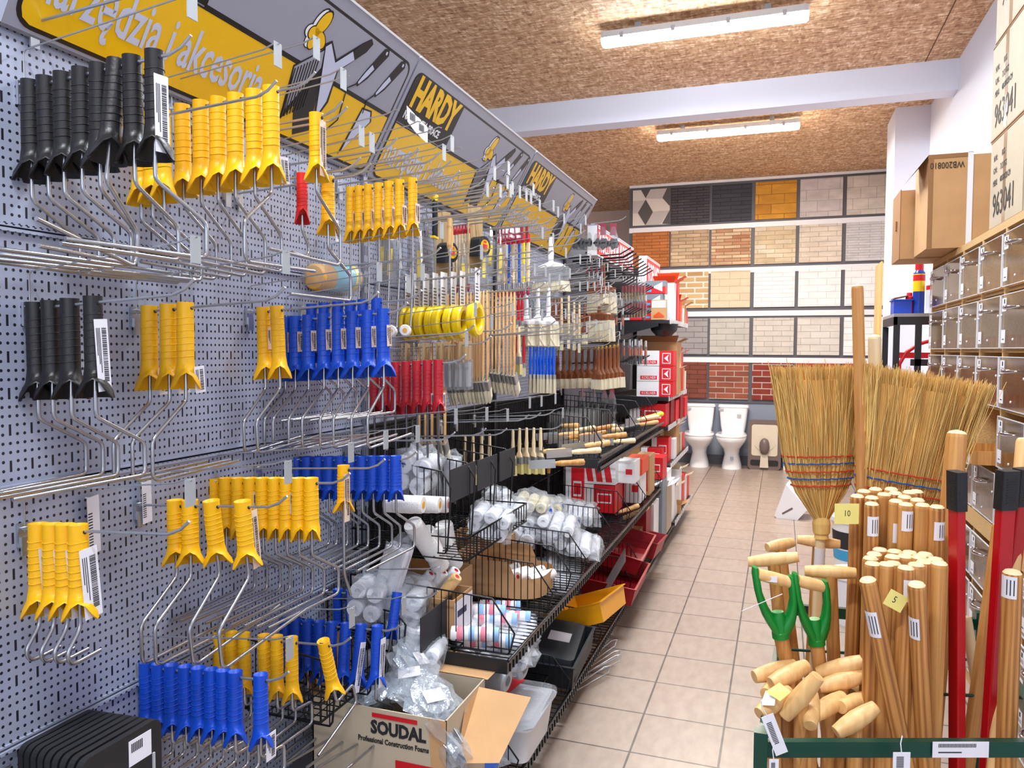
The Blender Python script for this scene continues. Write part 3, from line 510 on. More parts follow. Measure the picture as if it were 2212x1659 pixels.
def film(n, c, f=.5, op=.35, rough=.2, bump=1.0, bs=60):
    m = bpy.data.materials.new(n); m.use_nodes = True; nt = m.node_tree; nt.nodes.clear(); o_ = nt.nodes.new('ShaderNodeOutputMaterial'); tr = nt.nodes.new('ShaderNodeBsdfTransparent'); pb = nt.nodes.new('ShaderNodeBsdfPrincipled'); pb.inputs['Base Color'].default_value = lin(c); pb.inputs['Roughness'].default_value = rough
    mx = nt.nodes.new('ShaderNodeMixShader'); mx.inputs[0].default_value = op
    nz = nt.nodes.new('ShaderNodeTexNoise'); nz.inputs['Scale'].default_value = bs; bp = nt.nodes.new('ShaderNodeBump'); bp.inputs['Strength'].default_value = bump; bp.inputs['Distance'].default_value = .01; nt.links.new(nz.outputs[0], bp.inputs['Height']); nt.links.new(bp.outputs[0], pb.inputs['Normal'])
    nt.links.new(tr.outputs[0], mx.inputs[1]); nt.links.new(pb.outputs[0], mx.inputs[2]); nt.links.new(mx.outputs[0], o_.inputs[0]); MT[n] = m
film('clear_film', (240, 244, 250), op=.28); film('blue_film', (170, 215, 235), op=.5); film('grey_film', (190, 190, 190), op=.5)
XC = .80; CY = [4.87, 4.47, 4.1, 3.735, 3.375, 3.015, 2.655, 2.295]; CZ = [1.92, 1.686, 1.4535, 1.226, .999, .772]; CZ2 = [.70, .475, .265, .06]
cab = thing('drawer_cabinet', 'chipboard drawer cabinet with open compartments along the right wall', 'cabinet', (XC, CY[0], 0))
def cp(mb, nm, mt): o = mb.ob(nm, mt, cab); o.location = (0, 0, 0); o.matrix_parent_inverse = Matrix.Translation((-XC, -CY[0], 0)); return o
c = MB(); c.box(XC, XW-.01, CY[-1], CY[0], 1.92, 1.95).box(XC-.01, XW-.01, CY[-1], CY[0], .70, .772).box(XC, XW-.01, CY[-1], CY[0], 0, .06)
for z in CZ[1:-1]+CZ2[1:-1]: c.box(XC+.012, XW-.01, CY[-1], CY[0], z-.008, z+.008)
cp(c, 'shelf_boards', 'chipboard')
c = MB()
for y in CY: c.box(XC, XW-.01, y-.009, y+.009, .06, 1.92)
cp(c, 'partitions', 'chipboard'); cp(MB().box(XW-.01, XW-.003, CY[-1], CY[0], 0, 1.95), 'back_board', 'drawer_dark')
dh = {}
def drawer(y0, y1, z0, z1, tilt, slide, lab):
    w_ = y1-y0; h = z1-z0-.035; key = (round(w_, 2), round(h, 2))
    if key not in dh:
        f = MB().box(-.004, 0, -w_/2, w_/2, 0, h).mesh('front', 'acrylic')
        e = MB().box(-.0045, .0005, -w_/2-.002, -w_/2+.001, 0, h).box(-.0045, .0005, w_/2-.001, w_/2+.002, 0, h).box(-.0045, .0005, -w_/2, w_/2, h-.001, h+.002).box(-.0045, .0005, -w_/2, w_/2, -.002, .001).mesh('front_edge', 'acrylic_edge')
        P = [(-.004, -.062, 0)]+[(-.006-.024*math.sin(PI*t/10), -.062+.124*t/10, 0) for t in range(11)]+[(-.004, .062, 0)]
        hd = MB().tube(P, [.004]+[.0035+.005*math.sin(PI*t/10) for t in range(11)]+[.004], 8).mesh('handle', 'chrome')
        tr_ = MB().box(.012, .30, -w_/2+.014, -w_/2+.02, 0, .05).box(.012, .30, w_/2-.02, w_/2-.014, 0, .05).box(.012, .30, -w_/2+.014, w_/2-.014, -.004, .001).mesh('tray', 'wood_honey')
        lb = MB().box(-.0052, -.0046, w_/2-.075, w_/2-.02, h-.062, h-.012)
        lb2 = MB().box(-.0052, -.0046, w_/2-.07, w_/2-.015, .018, .068)
        for i in range(8): lb.box(-.0056, -.0051, w_/2-.045-.0018*i, w_/2-.046-.0018*i, h-.033, h-.017, 1)
        for i in range(3): lb.box(-.0056, -.0051, w_/2-.068, w_/2-.03, h-.042-.005*i, h-.0405-.005*i, 1)
        lb2.box(-.0056, -.0051, w_/2-.055, w_/2-.032, .03, .034, 1)
        sc_ = MB()
        for a, b in ((0, .03), (-w_/2+.02, h*.62), (w_/2-.012, h*.62)): sc_.lathe([(0, 0), (.005, 0), (.004, .003), (0, .004)], 8, 0, Matrix.Translation((-.004, a, b)) @ Matrix.Rotation(-PI/2, 4, 'Y'))
        dh[key] = [(n, q) for n, q in (('front', f), ('front_edge', e), ('handle', hd), ('tray', tr_), ('label_sticker', lb.mesh('label_sticker', ['paper', 'ink'])), ('price_sticker', lb2.mesh('price_sticker', ['paper', 'ink'])), ('screw', sc_.mesh('screw', 'acrylic_edge')))]
    t = thing('drawer', lab, 'drawer', (XC-.008-slide, (y0+y1)/2, z0+.01), (0, 0, 0), 'clear fronted drawers of the cabinet')
    for n, me in dh[key]:
        o = put(n, me, t)
        if n == 'handle': o.location = (0, 0, h*.74)
    return t
RW = ['top', 'second', 'third', 'fourth', 'fifth']; CL = ['first', 'second', 'third', 'fourth', 'fifth', 'sixth', 'seventh']
for r in range(5):
    for c_ in range(6): drawer(CY[c_+1]+.012, CY[c_]-.012, CZ[r+1], CZ[r], 0, .09 if (r, c_) in ((3, 3),) else 0, 'clear fronted drawer with bow handle, %s row, %s from the far end' % (RW[r], CL[c_]))
for r in range(3):
    for c_ in range(6): drawer(CY[c_+1]+.012, CY[c_]-.012, CZ2[r+1], CZ2[r], 0, 0, 'clear fronted drawer below the thick board, %s row down, %s from the far end' % (RW[r] if r else 'first', CL[c_]))
# ---------------------------------------------------------------- cartons on the cabinet
M('carton', (196, 152, 104), .75, var=.08, vs=9, bump=.15, bs=40); M('carton_pale', (188, 172, 148), .7, var=.05, vs=9); M('carton_dark', (150, 108, 68), .8); M('packing_tape', (176, 150, 122), .12, coat=.5); M('strap', (236, 238, 244), .4); M('print_black', (30, 28, 34), .7)
FX = lambda y, z, x=XC: frame3((x, y, z), (0, -1, 0), (0, 0, 1))    # text facing -X
for i, (z0, z1, y1, dx, lab) in enumerate([(1.951, 2.31, 3.67, 0, 'lowest pale carton printed 963041 standing on the cabinet'), (2.315, 2.70, 3.685, .0, 'middle pale carton with shiny tape in the stack on the cabinet'), (2.705, 3.06, 3.655, .0, 'topmost pale carton cut by the picture edge')]):
    t = thing('carton', lab, 'carton', (XC+.006, y1, z0), (0, 0, 0), 'stacked cartons on the cabinet'); hh = z1-z0
    MB().box(0, .34, -.46, 0, 0, hh).ob('box_body', 'carton_pale', t)
    tp = MB().box(-.001, 0, -.232, -.192, 0, hh).box(-.001, .34, -.232, -.192, hh, hh+.001); tp.ob('tape', 'packing_tape', t)
    MB().box(-.0015, -.0002, -.46, 0, hh-.006, hh).ob('flap_edge', 'carton_dark', t); MB().box(-.0015, -.0002, -.46, 0, 0, .004).ob('flap_edge', 'carton_dark', t)
    if i < 2:
        T0 = frame3((-.0015, 0, 0), (0, -1, 0), (0, 0, 1))
        letter('963041', .135, 'print_black', t, T0 @ Matrix.Translation((.05, .045, 0)), .0003, .78, .0)
        for j, (a, b) in enumerate((('N.W.:', '   KGS'), ('G.W.:', '7.12 KGS'), ('MEAS:', '40X38X28 CM'))):
            letter(a, .034, 'print_black', t, T0 @ Matrix.Translation((.05, .27-.05*j, 0)), .0003, .7); letter(b, .034, 'print_black', t, T0 @ Matrix.Translation((.15, .27-.05*j, 0)), .0003, .7)
    else: letter('90', .12, 'print_black', t, frame3((-.0015, 0, 0), (0, -1, 0), (0, 0, 1)) @ Matrix.Translation((.08, .12, 0)), .0003, .7)
t = thing('carton', 'next pale carton beside the stack, at the right picture edge', 'carton', (XC+.006, 3.19, 1.951)); MB().box(0, .34, -.45, 0, 0, .355).ob('box_body', 'carton_pale', t); t2 = dup(t, (XC+.006, 3.2, 2.312), None, 'pale carton on top at the right picture edge')
t = thing('carton', 'brown carton printed WB200810 upside down, bound by a white strap', 'carton', (.665, 4.24, 1.951))
# big open carton: front faces the viewer
MB().box(0, .19, 0, .38, .004, .46).ob('box_body', 'carton', t); MB().box(-.003, .19, -.003, 0, .44, .46).box(0, .022, -.002, 0, .0, .44).ob('fold_edge', 'carton_dark', t)
MB().box(.19, .27, .002, .38, .004, .45).ob('side_panel', 'carton', t)
MB().box(.168, .192, -.004, 0, 0, .462).box(.168, .192, -.004, .38, .46, .462).ob('strap', 'strap', t)
letter('WB200810', .045, 'print_black', t, frame3((.155, -.0035, .42), (-1, 0, 0), (0, 0, -1)), .0003, .72)
fl = MB().add([(-.005, 0, .455), (.0, .0, .46), (.0, .3, .46), (-.07, .02, .37), (-.075, .28, .37)], [(0, 1, 2, 4, 3)]); fl.ob('torn_flap', 'carton_dark', t)
t = thing('carton', 'torn smaller brown carton behind the strapped one', 'carton', (.60, 4.64, 1.951)); MB().box(0, .3, 0, .3, 0, .37).ob('box_body', 'carton', t); MB().box(-.004, .0, .0, .3, .0, .375).box(-.012, -.003, .1, .13, .17, .22).ob('torn_edge', 'carton_dark', t)
# ---------------------------------------------------------------- black side table with cans
M('table_top', (150, 146, 150), .35); M('can_blue', (20, 60, 160), .3); M('can_red', (214, 30, 40), .35); M('can_white', (226, 230, 238), .35); M('can_yellow', (240, 210, 20), .4); M('blue_bin', (16, 70, 190), .4)
t = thing('side_table', 'narrow black metal table beyond the drawer cabinet', 'table', (.65, 5.2, 0))
MB().box(0, .5, 0, .55, 1.66, 1.68).ob('table_top', 'table_top', t); MB().box(0, .5, 0, .02, 1.61, 1.66).box(0, .02, 0, .55, 1.61, 1.66).box(.1, .5, 0, .03, 1.36, 1.40).ob('rail', 'black_plastic', t)
for x, y in ((0, 0), (.12, 0), (0, .53), (.47, .53)): MB().box(x, x+.035, y, y+.02, 0, 1.61).ob('leg', 'black_plastic', t)
def spray(x, y, z, r, h, body, cap, lab, band=None):
    t = thing('spray_can', lab, 'can', (x, y, z)); MB().lathe([(r, 0), (r, h*.82), (r*.7, h*.88)], 16, 0).ob('can_body', body, t); MB().lathe([(r*.72, h*.86), (r*.72, h), (r*.66, h+.004)], 14).ob('cap', cap, t)
    if band: MB().lathe([(r+.0006, h*.45), (r+.0006, h*.8)], 16, 0).lathe([(r+.0009, h*.66), (r+.0009, h*.78)], 16, 1).ob('printed_band', band, t)
spray(.80, 5.32, 1.68, .033, .31, 'can_blue', 'can_red', 'blue spray can with red cap on the black table', ['can_yellow', 'can_red']); spray(.935, 5.42, 1.68, .033, .31, 'can_blue', 'can_red', 'blue spray can with red cap, half hidden by the cabinet', ['can_yellow', 'can_red'])
spray(.87, 5.28, 1.68, .036, .22, 'can_white', 'can_white', 'white printed can between the blue spray cans', ['can_white', 'can_red']); spray(.93, 5.26, 1.68, .034, .23, 'can_white', 'can_white', 'white printed can closest to the cabinet end', ['can_blue', 'can_red']); spray(.75, 5.33, 1.68, .022, .13, 'can_red', 'can_red', 'small red bottle left of the spray cans')
t = thing('storage_bin', 'blue open storage bin with a cardboard lid on the black table', 'bin', (.66, 5.3, 1.68)); MB().box(0, .1, 0, .16, 0, .09).box(-.008, .108, -.008, .168, .085, .092).ob('bin_body', 'blue_bin', t); MB().box(.02, .1, .0, .15, .095, .1, T=Matrix.Rotation(-.2, 4, 'Y')).ob('cardboard_lid', 'carton_dark', t)
M('red_paint', (206, 28, 36), .35)
t = thing('wheelbarrow_frame', 'red tubular frame standing behind the black table', 'frame', (.9, 5.9, 0)); MB().tube([(-.12, 0, 1.36), (-.08, 0, 1.44), (0, 0, 1.50), (.1, 0, 1.53), (.2, 0, 1.54)], .013, 8).tube([(.05, 0, 1.1), (.06, 0, 1.3), (.1, 0, 1.42), (.16, 0, 1.5)], .012, 8).box(-.13, .2, -.01, .01, 1.40, 1.44).tube([(.05, 0, 1.15), (.03, 0, .6), (.03, 0, 0)], .012, 8).tube([(-.12, 0, 1.38), (-.12, 0, 0)], .012, 8).ob('tube_frame', 'red_paint', t)
# leaning sample boards beside the pillar
t = thing('wood_board', 'light plywood board leaning between the back wall samples and the pillar', 'board', (.90, 8.2, 0)); MB().box(0, .016, 0, .5, 1.5, 2.32).box(-.01, 0, .1, .4, 1.2, 1.9).ob('plywood', 'wood_beech', t); MB().box(.003, .013, .1, .4, 0, 1.5).ob('board_support', 'white_strip', t)
# ---------------------------------------------------------------- tool handle rack
M('rack_green', (8, 66, 52), .3, .2); M('green_plastic', (6, 130, 44), .35); M('cap_black', (20, 20, 24), .5, bump=.3, bs=200); M('red_lacquer', (178, 8, 20), .3); M('note_yellow', (236, 222, 130), .8)
RA, RB, RC, RD = Vector((-.025, 1.672, 0)), Vector((.56, 1.885, 0)), Vector((.60, 2.68, 0)), Vector((.03, 2.62, 0))
t = thing('handle_rack', 'dark green metal rack holding the wooden tool handles', 'rack', RA.copy()); d_ = [q-RA for q in (RA, RB, RC, RD)]
def bar(a, b, w_, h_, z): 
    v = (b-a); L_ = v.length; T_ = frame3((a.x, a.y, z), v, (-v.y, v.x, 0)); return MB().box(-w_/2, L_+w_/2, -w_/2, w_/2, 0, h_, T=T_)
for i in range(4): bar(d_[i], d_[(i+1) % 4], .018, .034, .585).ob('rail', 'rack_green', t); MB().box(-.014, .014, -.014, .014, 0, .64, T=Matrix.Translation(d_[i])).ob('post', 'rack_green', t)
for i in range(4): bar(d_[i], d_[(i+1) % 4], .018, .03, .05).ob('rail', 'rack_green', t)
MB().tube([d_[0].lerp(d_[3], .62)+Vector((0, 0, .6)), d_[1].lerp(d_[2], .62)+Vector((0, 0, .6))], .004, 6).tube([d_[0].lerp(d_[3], .33)+Vector((0, 0, .6)), d_[1].lerp(d_[2], .33)+Vector((0, 0, .6))], .004, 6).ob('divider_rod', 'rack_green', t)
bar(d_[0]+Vector((0, 0, 0)), d_[1], .3, .006, .056)
ft = frame3(RA.lerp(RB, .0), RB-RA, (0, 0, 1))
tg_ = thing('price_strip', 'white printed price strip on the front rail of the green rack', 'price strip', RA.lerp(RB, .6)+Vector((.004, -.012, .588))); tg_.rotation_euler = (0, 0, math.atan2(RB.y-RA.y, RB.x-RA.x))
MB().box(-.012, .108, -.0012, 0, 0, .034).ob('paper_strip', 'paper', tg_); q = MB()
for i in range(34): q.box(-.0+i*.0024, .0012+i*.0024, -.0017, -.001, .022, .030)
q.box(.0, .05, -.0017, -.001, .010, .0125).ob('barcode', 'ink', tg_)
def orient(a, b, rz=0):
    q = (b-a).to_track_quat('Z', 'Y'); return (q @ Euler((0, 0, rz)).to_quaternion()).to_euler()
def stick(name, bot, top, r, mat, lab, cat, group=None, tip='round', flat=1.0, sticker=None, n=14, rz=0, r1=None, cap=None):
    L_ = (top-bot).length; r1 = r1 or r; t = thing(name, lab, cat, bot, orient(bot, top, rz), group)
    pr = [(r1, 0), (r1*.6+r*.4, L_*.3), (r, L_-.03), (r, L_-r*.75)]
    pr += [(r*.93, L_-r*.42), (r*.72, L_-r*.18), (r*.4, L_-.002), (0, L_)] if tip == 'round' else [(r, L_)]
    MB().lathe(pr, n, 0, Matrix.Diagonal((1, flat, 1, 1)), mf=[0]*(4 if tip == 'round' else 9)+[1]*8).ob('shaft', [mat, 'wood_pale'], t)
    if sticker:
        s0, h_, ang, sm_ = sticker; q = MB(); rr_ = r+.0006; N = 5
        V = [((rr_)*math.cos(ang+(i-N/2)*.32), flat*rr_*math.sin(ang+(i-N/2)*.32), L_-s0-h_*j) for j in (1, 0) for i in range(N+1)]
        q.add(V, [(i, i+1, N+2+i, N+1+i) for i in range(N)], 0)
        for i in range(2, N): V = [((rr_+.0004)*math.cos(ang+(i-N/2)*.32+a_), flat*(rr_+.0004)*math.sin(ang+(i-N/2)*.32+a_), L_-s0-h_*j) for j in (.85, .15) for a_ in (0, .1)]; q.add(V, [(0, 1, 3, 2)], 1)
        q.ob('sticker', [sm_, 'ink'], t)
    return t
def bottom_for(tp, px, py, Y):   # floor point on the line from the top through the pixel (px, py) seen at depth Y
    q = at(px, py, Y=Y); k_ = (tp.z-.058)/(tp.z-q.z); return tp+(q-tp)*k_
# short T handles in front
TB = [((1629, 1462), (1718, 1437), 1.90), ((1665, 1477), (1743, 1437), 1.86), ((1694, 1548), (1768, 1460), 1.82), ((1640, 1542), (1705, 1492), 1.79), ((1750, 1568), (1753, 1497), 1.80), ((1760, 1545), (1820, 1505), 1.84), ((1766, 1455), (1873, 1427), 1.98), ((1768, 1485), (1870, 1457), 1.94), ((1817, 1528), (1878, 1507), 1.88), ((1806, 1583), (1892, 1527), 1.82), ((1838, 1500), (1880, 1480), 1.99), ((1655, 1500), (1690, 1470), 1.86)]
TN = ['farthest left of the heap', 'second from the left, near the green handles', 'thick one in the middle left', 'lower left one carrying a yellow note', 'end on one in the low middle', 'low middle one with a drilled end', 'upper right one under the round handles', 'second upper right one', 'right one tucked against the ash handles', 'lowest and closest one', 'deepest one, mostly hidden', 'one half hidden under the left ones']
for i, ((a, b, Y), nm) in enumerate(zip(TB, TN)):
    pa = at(*a, Y=Y); dm = .118; pb = at(*b, Y=Y); dd = (pb-pa).length; ex = math.sqrt(max(0, dm*dm-dd*dd)); pb = at(*b, Y=Y+ex); mid = (pa+pb)/2
    bt = Vector((mid.x*.94+.012, mid.y+.02+.04*(i % 3), .058)); t = thing('wooden_spade_pole', 'short beech T handle, '+nm, 'tool handle', bt, (0, 0, 0), 'short T handles in the front of the rack')
    v = pb-pa; L_ = v.length; T_ = Matrix.Translation(pa-bt) @ v.to_track_quat('Z', 'Y').to_matrix().to_4x4()
    MB().lathe([(0, 0), (.0145, 0), (.0155, .002), (.0195, L_*.25), (.0215, L_*.5), (.0195, L_*.75), (.0155, L_-.002), (.0145, L_), (0, L_)], 16, 0, T_).ob('grip', 'wood_beech', t)
    MB().tube([(0, 0, 0), (mid-bt)-Vector((0, 0, .006))], [.0165, .0155], 14).ob('shaft', 'wood_honey', t)
    if i == 3: o = MB().add([(-.02, -.01, .03), (.012, -.03, .022), (.035, -.025, .045), (.01, .005, .05)], [(0, 1, 2, 3)]).add([(-.03, -.03, .006), (.0, -.035, .012), (.005, .0, .03), (-.02, .0, .028)], [(0, 1, 2, 3)], 1).ob('price_note', ['note_yellow', 'paper'], t); o.location = mid-bt-Vector((0, .01, 0))
TB2 = [((1657, 1183), (1714, 1181), 2.35, (1700, 1300), 'turned away one at the back left'), ((1617, 1214), (1725, 1203), 2.12, (1683, 1330), 'long one above the green handles'), ((1722, 1165), (1815, 1176), 2.45, (1760, 1300), 'one behind the broom shaft'), ((1738, 1233), (1850, 1238), 2.10, (1800, 1400), 'thick one in the centre')]
for (a, b, Y, sh, nm) in TB2:
    pa = at(*a, Y=Y); pb = at(*b, Y=Y); pb.y += math.sqrt(max(0, .118**2-(pb-pa).length**2))*.6; mid = (pa+pb)/2; bt = bottom_for(mid, sh[0], sh[1], Y+.02)
    t = thing('wooden_spade_pole', 'tall beech T handle, '+nm, 'tool handle', bt, (0, 0, 0), 'tall T handles in the rack'); v = pb-pa; L_ = v.length; T_ = Matrix.Translation(pa-bt) @ v.to_track_quat('Z', 'Y').to_matrix().to_4x4()
    MB().lathe([(0, 0), (.0125, 0), (.0135, .002), (.0165, L_*.25), (.018, L_*.5), (.0165, L_*.75), (.0135, L_-.002), (.0125, L_), (0, L_)], 16, 0, T_).ob('grip', 'wood_beech', t); MB().tube([(0, 0, 0), mid-bt], [.018, .0165], 14).ob('shaft', 'wood_honey', t)
# green D handles
for (a, b, s_, f_, Y, nm) in [((1636, 1240), (1707, 1258), (1686, 1372), (1704, 1450), 1.96, 'left green D handle with a white sticker on its wooden grip'), ((1722, 1254), (1780, 1268), (1764, 1387), (1772, 1450), 2.0, 'right green D handle on a beech shaft')]:
    pa = at(*a, Y=Y); pb = at(*b, Y=Y+.03); so = at(*s_, Y=Y+.02); bt = bottom_for(so, f_[0], f_[1], Y+.02); t = thing('wooden_spade_pole', nm, 'tool handle', bt, (0, 0, 0), 'green D handles in the rack')
    A, B, C_ = pa-bt, pb-bt, so-bt; ux = (B-A).normalized(); A2 = A-ux*.004; B2 = B+ux*.004; top_c = (A+B)/2
    for P_, sg in ((A2, -1), (B2, 1)):
        J = lambda f, g: top_c+(C_-top_c)*f+(P_-top_c)*g
        g_ = MB(); secs = []
        for k_, (q, w1, w2) in enumerate(((J(-.12, 1), .008, .012), (J(0, 1.02), .0105, .018), (J(.3, .98), .0105, .019), (J(.52, .82), .013, .019), (J(.7, .58), .017, .019), (J(.84, .32), .019, .019), (J(.97, .12), .016, .018))):
            secs.append([tuple(q+ux*(w1*math.cos(x_))+Vector((-.2, 1, .1)).normalized()*(w2*math.sin(x_))) for x_ in [2*PI*j/12 for j in range(12)]])
        g_.loft(secs); g_.ob('side_arm', 'green_plastic', t)
    zz = (C_-Vector((0, 0, 0))).normalized(); T_ = Matrix.Translation(C_) @ (top_c-C_).to_track_quat('Z', 'Y').to_matrix().to_4x4(); MB().lathe([(.0205, -.006), (.0205, .008), (.0185, .01), (.0165, .045), (.014, .06)], 16, 0, T_).ob('socket', 'green_plastic', t)
    if s_[0] < 1700: c0 = at(1602, 1320, Y=Y-.03)-bt; c1 = at(1690, 1283, Y=Y-.03)-bt; MB().tube([c0, (c0+c1)/2, c1], .0011, 5).ob('cable_tie', 'strap', t); MB().box(-.016, .012, -.0165, -.016, -.006, .009, T=Matrix.Translation(A*.55+B*.45)).ob('white_sticker', 'paper', t)
    v = B-A; T_ = Matrix.Translation(A) @ v.to_track_quat('Z', 'Y').to_matrix().to_4x4(); MB().lathe([(.014, 0), (.0155, v.length*.5), (.014, v.length)], 14, 0, T_).ob('grip', 'wood_beech', t)
    MB().tube([(0, 0, 0), C_], [.019, .0175], 14).ob('shaft', 'wood_honey', t)
o3 = (1600, 720); s3 = 1953/612.; o4 = (1600, 1130); s4 = 1919/612.
P1 = [(805, 1112), (850, 1078), (930, 1064), (905, 1122), (1040, 1064), (990, 1100), (1068, 1092), (1132, 1118), (1165, 1085), (1212, 1080), (1072, 1145), (1140, 1168), (905, 1165), (1220, 1138), (1255, 1172), (1355, 1185)]
rn = random.Random(8); NP = ['leftmost', 'second from left, behind', 'third, in the back', 'third, in front', 'centre back', 'centre left', 'centre', 'right of centre', 'back right of centre', 'back right', 'wide middle front', 'front middle with a torn white label', 'front left with a small barcode sticker', 'front right of centre', 'right with a slight lean', 'rightmost with a barcode sticker']
for i, (cx, cy) in enumerate(P1):
    x, y = o3[0]+cx/s3, o3[1]+cy/s3; Y = 2.07+(1180-cy)*.0012; tp = at(x, y-2, Y=Y); bt = Vector((tp.x*.93+.015+rn.uniform(-.01, .01), Y+.05+rn.uniform(-.02, .02), .058))
    stick('wooden_pole', bt, tp, .0178, 'wood_honey' if i % 3 else 'wood_ash', 'tall round pine handle of the higher bundle, '+NP[i], 'tool handle', 'tall round handles', sticker={11: (.02, .05, -1.5, 'paper'), 12: (.035, .05, -1.3, 'paper'), 15: (.04, .045, -1.5, 'paper'), 10: (.06, .05, -1.5, 'paper')}.get(i), rz=rn.uniform(0, .3))
Q1 = [(945, 170), (905, 200), (880, 228), (1045, 182), (1030, 218), (1145, 190), (1115, 215), (1250, 202), (1210, 222), (1320, 235), (1035, 262), (895, 265), (990, 268), (1120, 292), (1190, 270), (1245, 252), (1347, 262)]
NQ = ['back left', 'second back left', 'left edge', 'back, left of centre', 'second row, left of centre', 'back centre', 'centre', 'back right', 'second row right', 'right edge behind', 'third row centre left', 'front left corner', 'front, left of centre', 'front centre with dark stripes', 'third row right', 'third row far right', 'front right corner']
for i, (cx, cy) in enumerate(Q1):
    x, y = o4[0]+cx/s4, o4[1]+cy/s4; Y = 1.90+(292-cy)*.0013; tp = at(x, y-3, Y=Y); bt = Vector((tp.x*.90+.03+rn.uniform(-.012, .012), Y+rn.uniform(-.02, .03), .058)); stick('wooden_pole', bt, tp, .0188, 'wood_ash' if i % 2 else 'wood_honey', 'striped ash handle of the lower bundle, '+NQ[i], 'tool handle', 'striped ash handles', sticker={13: (.03, .05, -1.2, 'paper')}.get(i), rz=rn.uniform(0, .5))
def two(topx, Yt, lowx, Yl, r, mat, lab, **kw):
    tp = at(*topx, Y=Yt); bt = bottom_for(tp, lowx[0], lowx[1], Yl); return stick('wooden_pole', bt, tp, r, mat, lab, 'tool handle', kw.pop('group', None), **kw)
two((1873, 1246), 1.84, (1925, 1500), 1.87, .019, 'wood_ash', 'ash handle leaning to the right in front, with two barcode stickers', sticker=(.075, .06, -1.1, 'paper'))
two((1980, 1256), 1.85, (1992, 1500), 1.89, .019, 'wood_ash', 'upright ash handle in front with a small barcode sticker', sticker=(.08, .05, -1.9, 'paper'))
two((2187, 1229), 1.93, (2174, 1600), 1.95, .0205, 'wood_ash', 'ash handle at the right with a torn white patch', sticker=(.012, .05, -1.9, 'paper'))
two((2160, 1130), 2.25, (2098, 1590), 2.1, .017, 'wood_honey', 'smooth handle leaning across the rack behind the red bars'); two((2086, 1330), 2.3, (2110, 1480), 2.3, .014, 'wood_pale', 'thin pale handle behind the red bar'); two((1870, 1240), 2.35, (1852, 1430), 2.3, .018, 'wood_pale', 'pale handle left of the ash bundle')
two((1852, 613), 2.34, (1860, 950), 2.33, .0175, 'wood_honey', 'tallest handle rising above the brooms', flat=.9); two((1889, 722), 2.45, (1890, 800), 2.45, .018, 'wood_pale', 'pale round handle just above the right broom'); two((2212, 945), 2.2, (2185, 1250), 2.1, .017, 'wood_beech', 'beech handle at the right picture edge')
# flat hoe handle with label behind the broom
two((2068, 928), 2.2, (2040, 1250), 2.15, .026, 'wood_honey', 'broad flat wooden handle with a barcode label right of the broom', flat=.5, sticker=(.06, .07, -1.7, 'paper'))
# red bars with black caps
for (a, b, Y, nm, w_) in [((2067, 1018), (2067, 1500), 1.98, 'slim red bar with black cap standing in the rack', .043), ((2177, 1016), (2152, 1400), 2.0, 'leaning red bar with black cap right of the slim one', .045), ((2212, 1012), (2190, 1200), 2.1, 'red bar with black cap cut by the right picture edge', .046)]:
    tp = at(*a, Y=Y); bt = bottom_for(tp, b[0], b[1], Y+.01); L_ = (tp-bt).length; t = thing('red_bar', nm, 'bar', bt, orient(bt, tp, -.15), 'red bars with black caps'); MB().rbox(-w_*.42, w_*.42, -w_*.25, w_*.25, 0, L_-.05, .004).ob('bar', 'red_lacquer', t)
    q = MB().rbox(-w_*.5, w_*.5, -w_*.32, w_*.32, L_-.09, L_, .005)
    for j in range(10): q.box(-w_*.3, w_*.3, -w_*.34, -w_*.31, L_-.02-.006*j, L_-.018-.006*j)
    q.ob('end_cap', 'cap_black', t)
# note papers
for (x, y, Y, ry, lab, w_) in [(1829, 1110, 2.08, 0, 'square yellow price note between broom and handles', .062), (1935, 1298, 1.856, .5, 'folded yellow price note on the striped ash handles', .045)]:
    p = at(x, y, Y=Y); t = thing('price_note', lab, 'note', p, (0, ry, .35), 'yellow price notes'); MB().box(-w_/2, w_/2, -.0004, .0004, -w_*.42, w_*.42).ob('paper_note', 'note_yellow', t); letter('10' if w_ > .05 else '5', .022, 'ink', t, frame3((-.008, -.0006, -.006), (1, 0, 0), (0, 0, 1)), .0001, .8)
def hangtag(x, y, Y, w_, h_, rt_, lab):
    p = at(x, y, Y=Y); t = thing('hang_tag', lab, 'tag', p, (0, rt_, .35)); MB().box(-w_/2, w_/2, -.0004, .0004, -h_, 0).ob('tag_paper', 'paper', t); q = MB()
    for i in range(14): q.box(-w_*.3, w_*.12, -.0008, -.0003, -h_*.2-i*h_*.04, -h_*.18-i*h_*.04)
    q.ob('barcode', 'ink', t); MB().tube([(0, 0, -.004), (-.004, -.002, .02), (.0, .0, .035)], .0012, 5).ob('tag_loop', 'strap', t)
hangtag(1657, 1545, 1.66, .027, .09, -.38, 'white barcode tag hanging at the left corner of the green rack'); hangtag(1948, 1625, 1.72, .036, .05, 0, 'white tag hanging from the middle of the front rail'); hangtag(1672, 1640, 1.63, .02, .04, 0, 'small white tag below the left rack corner')
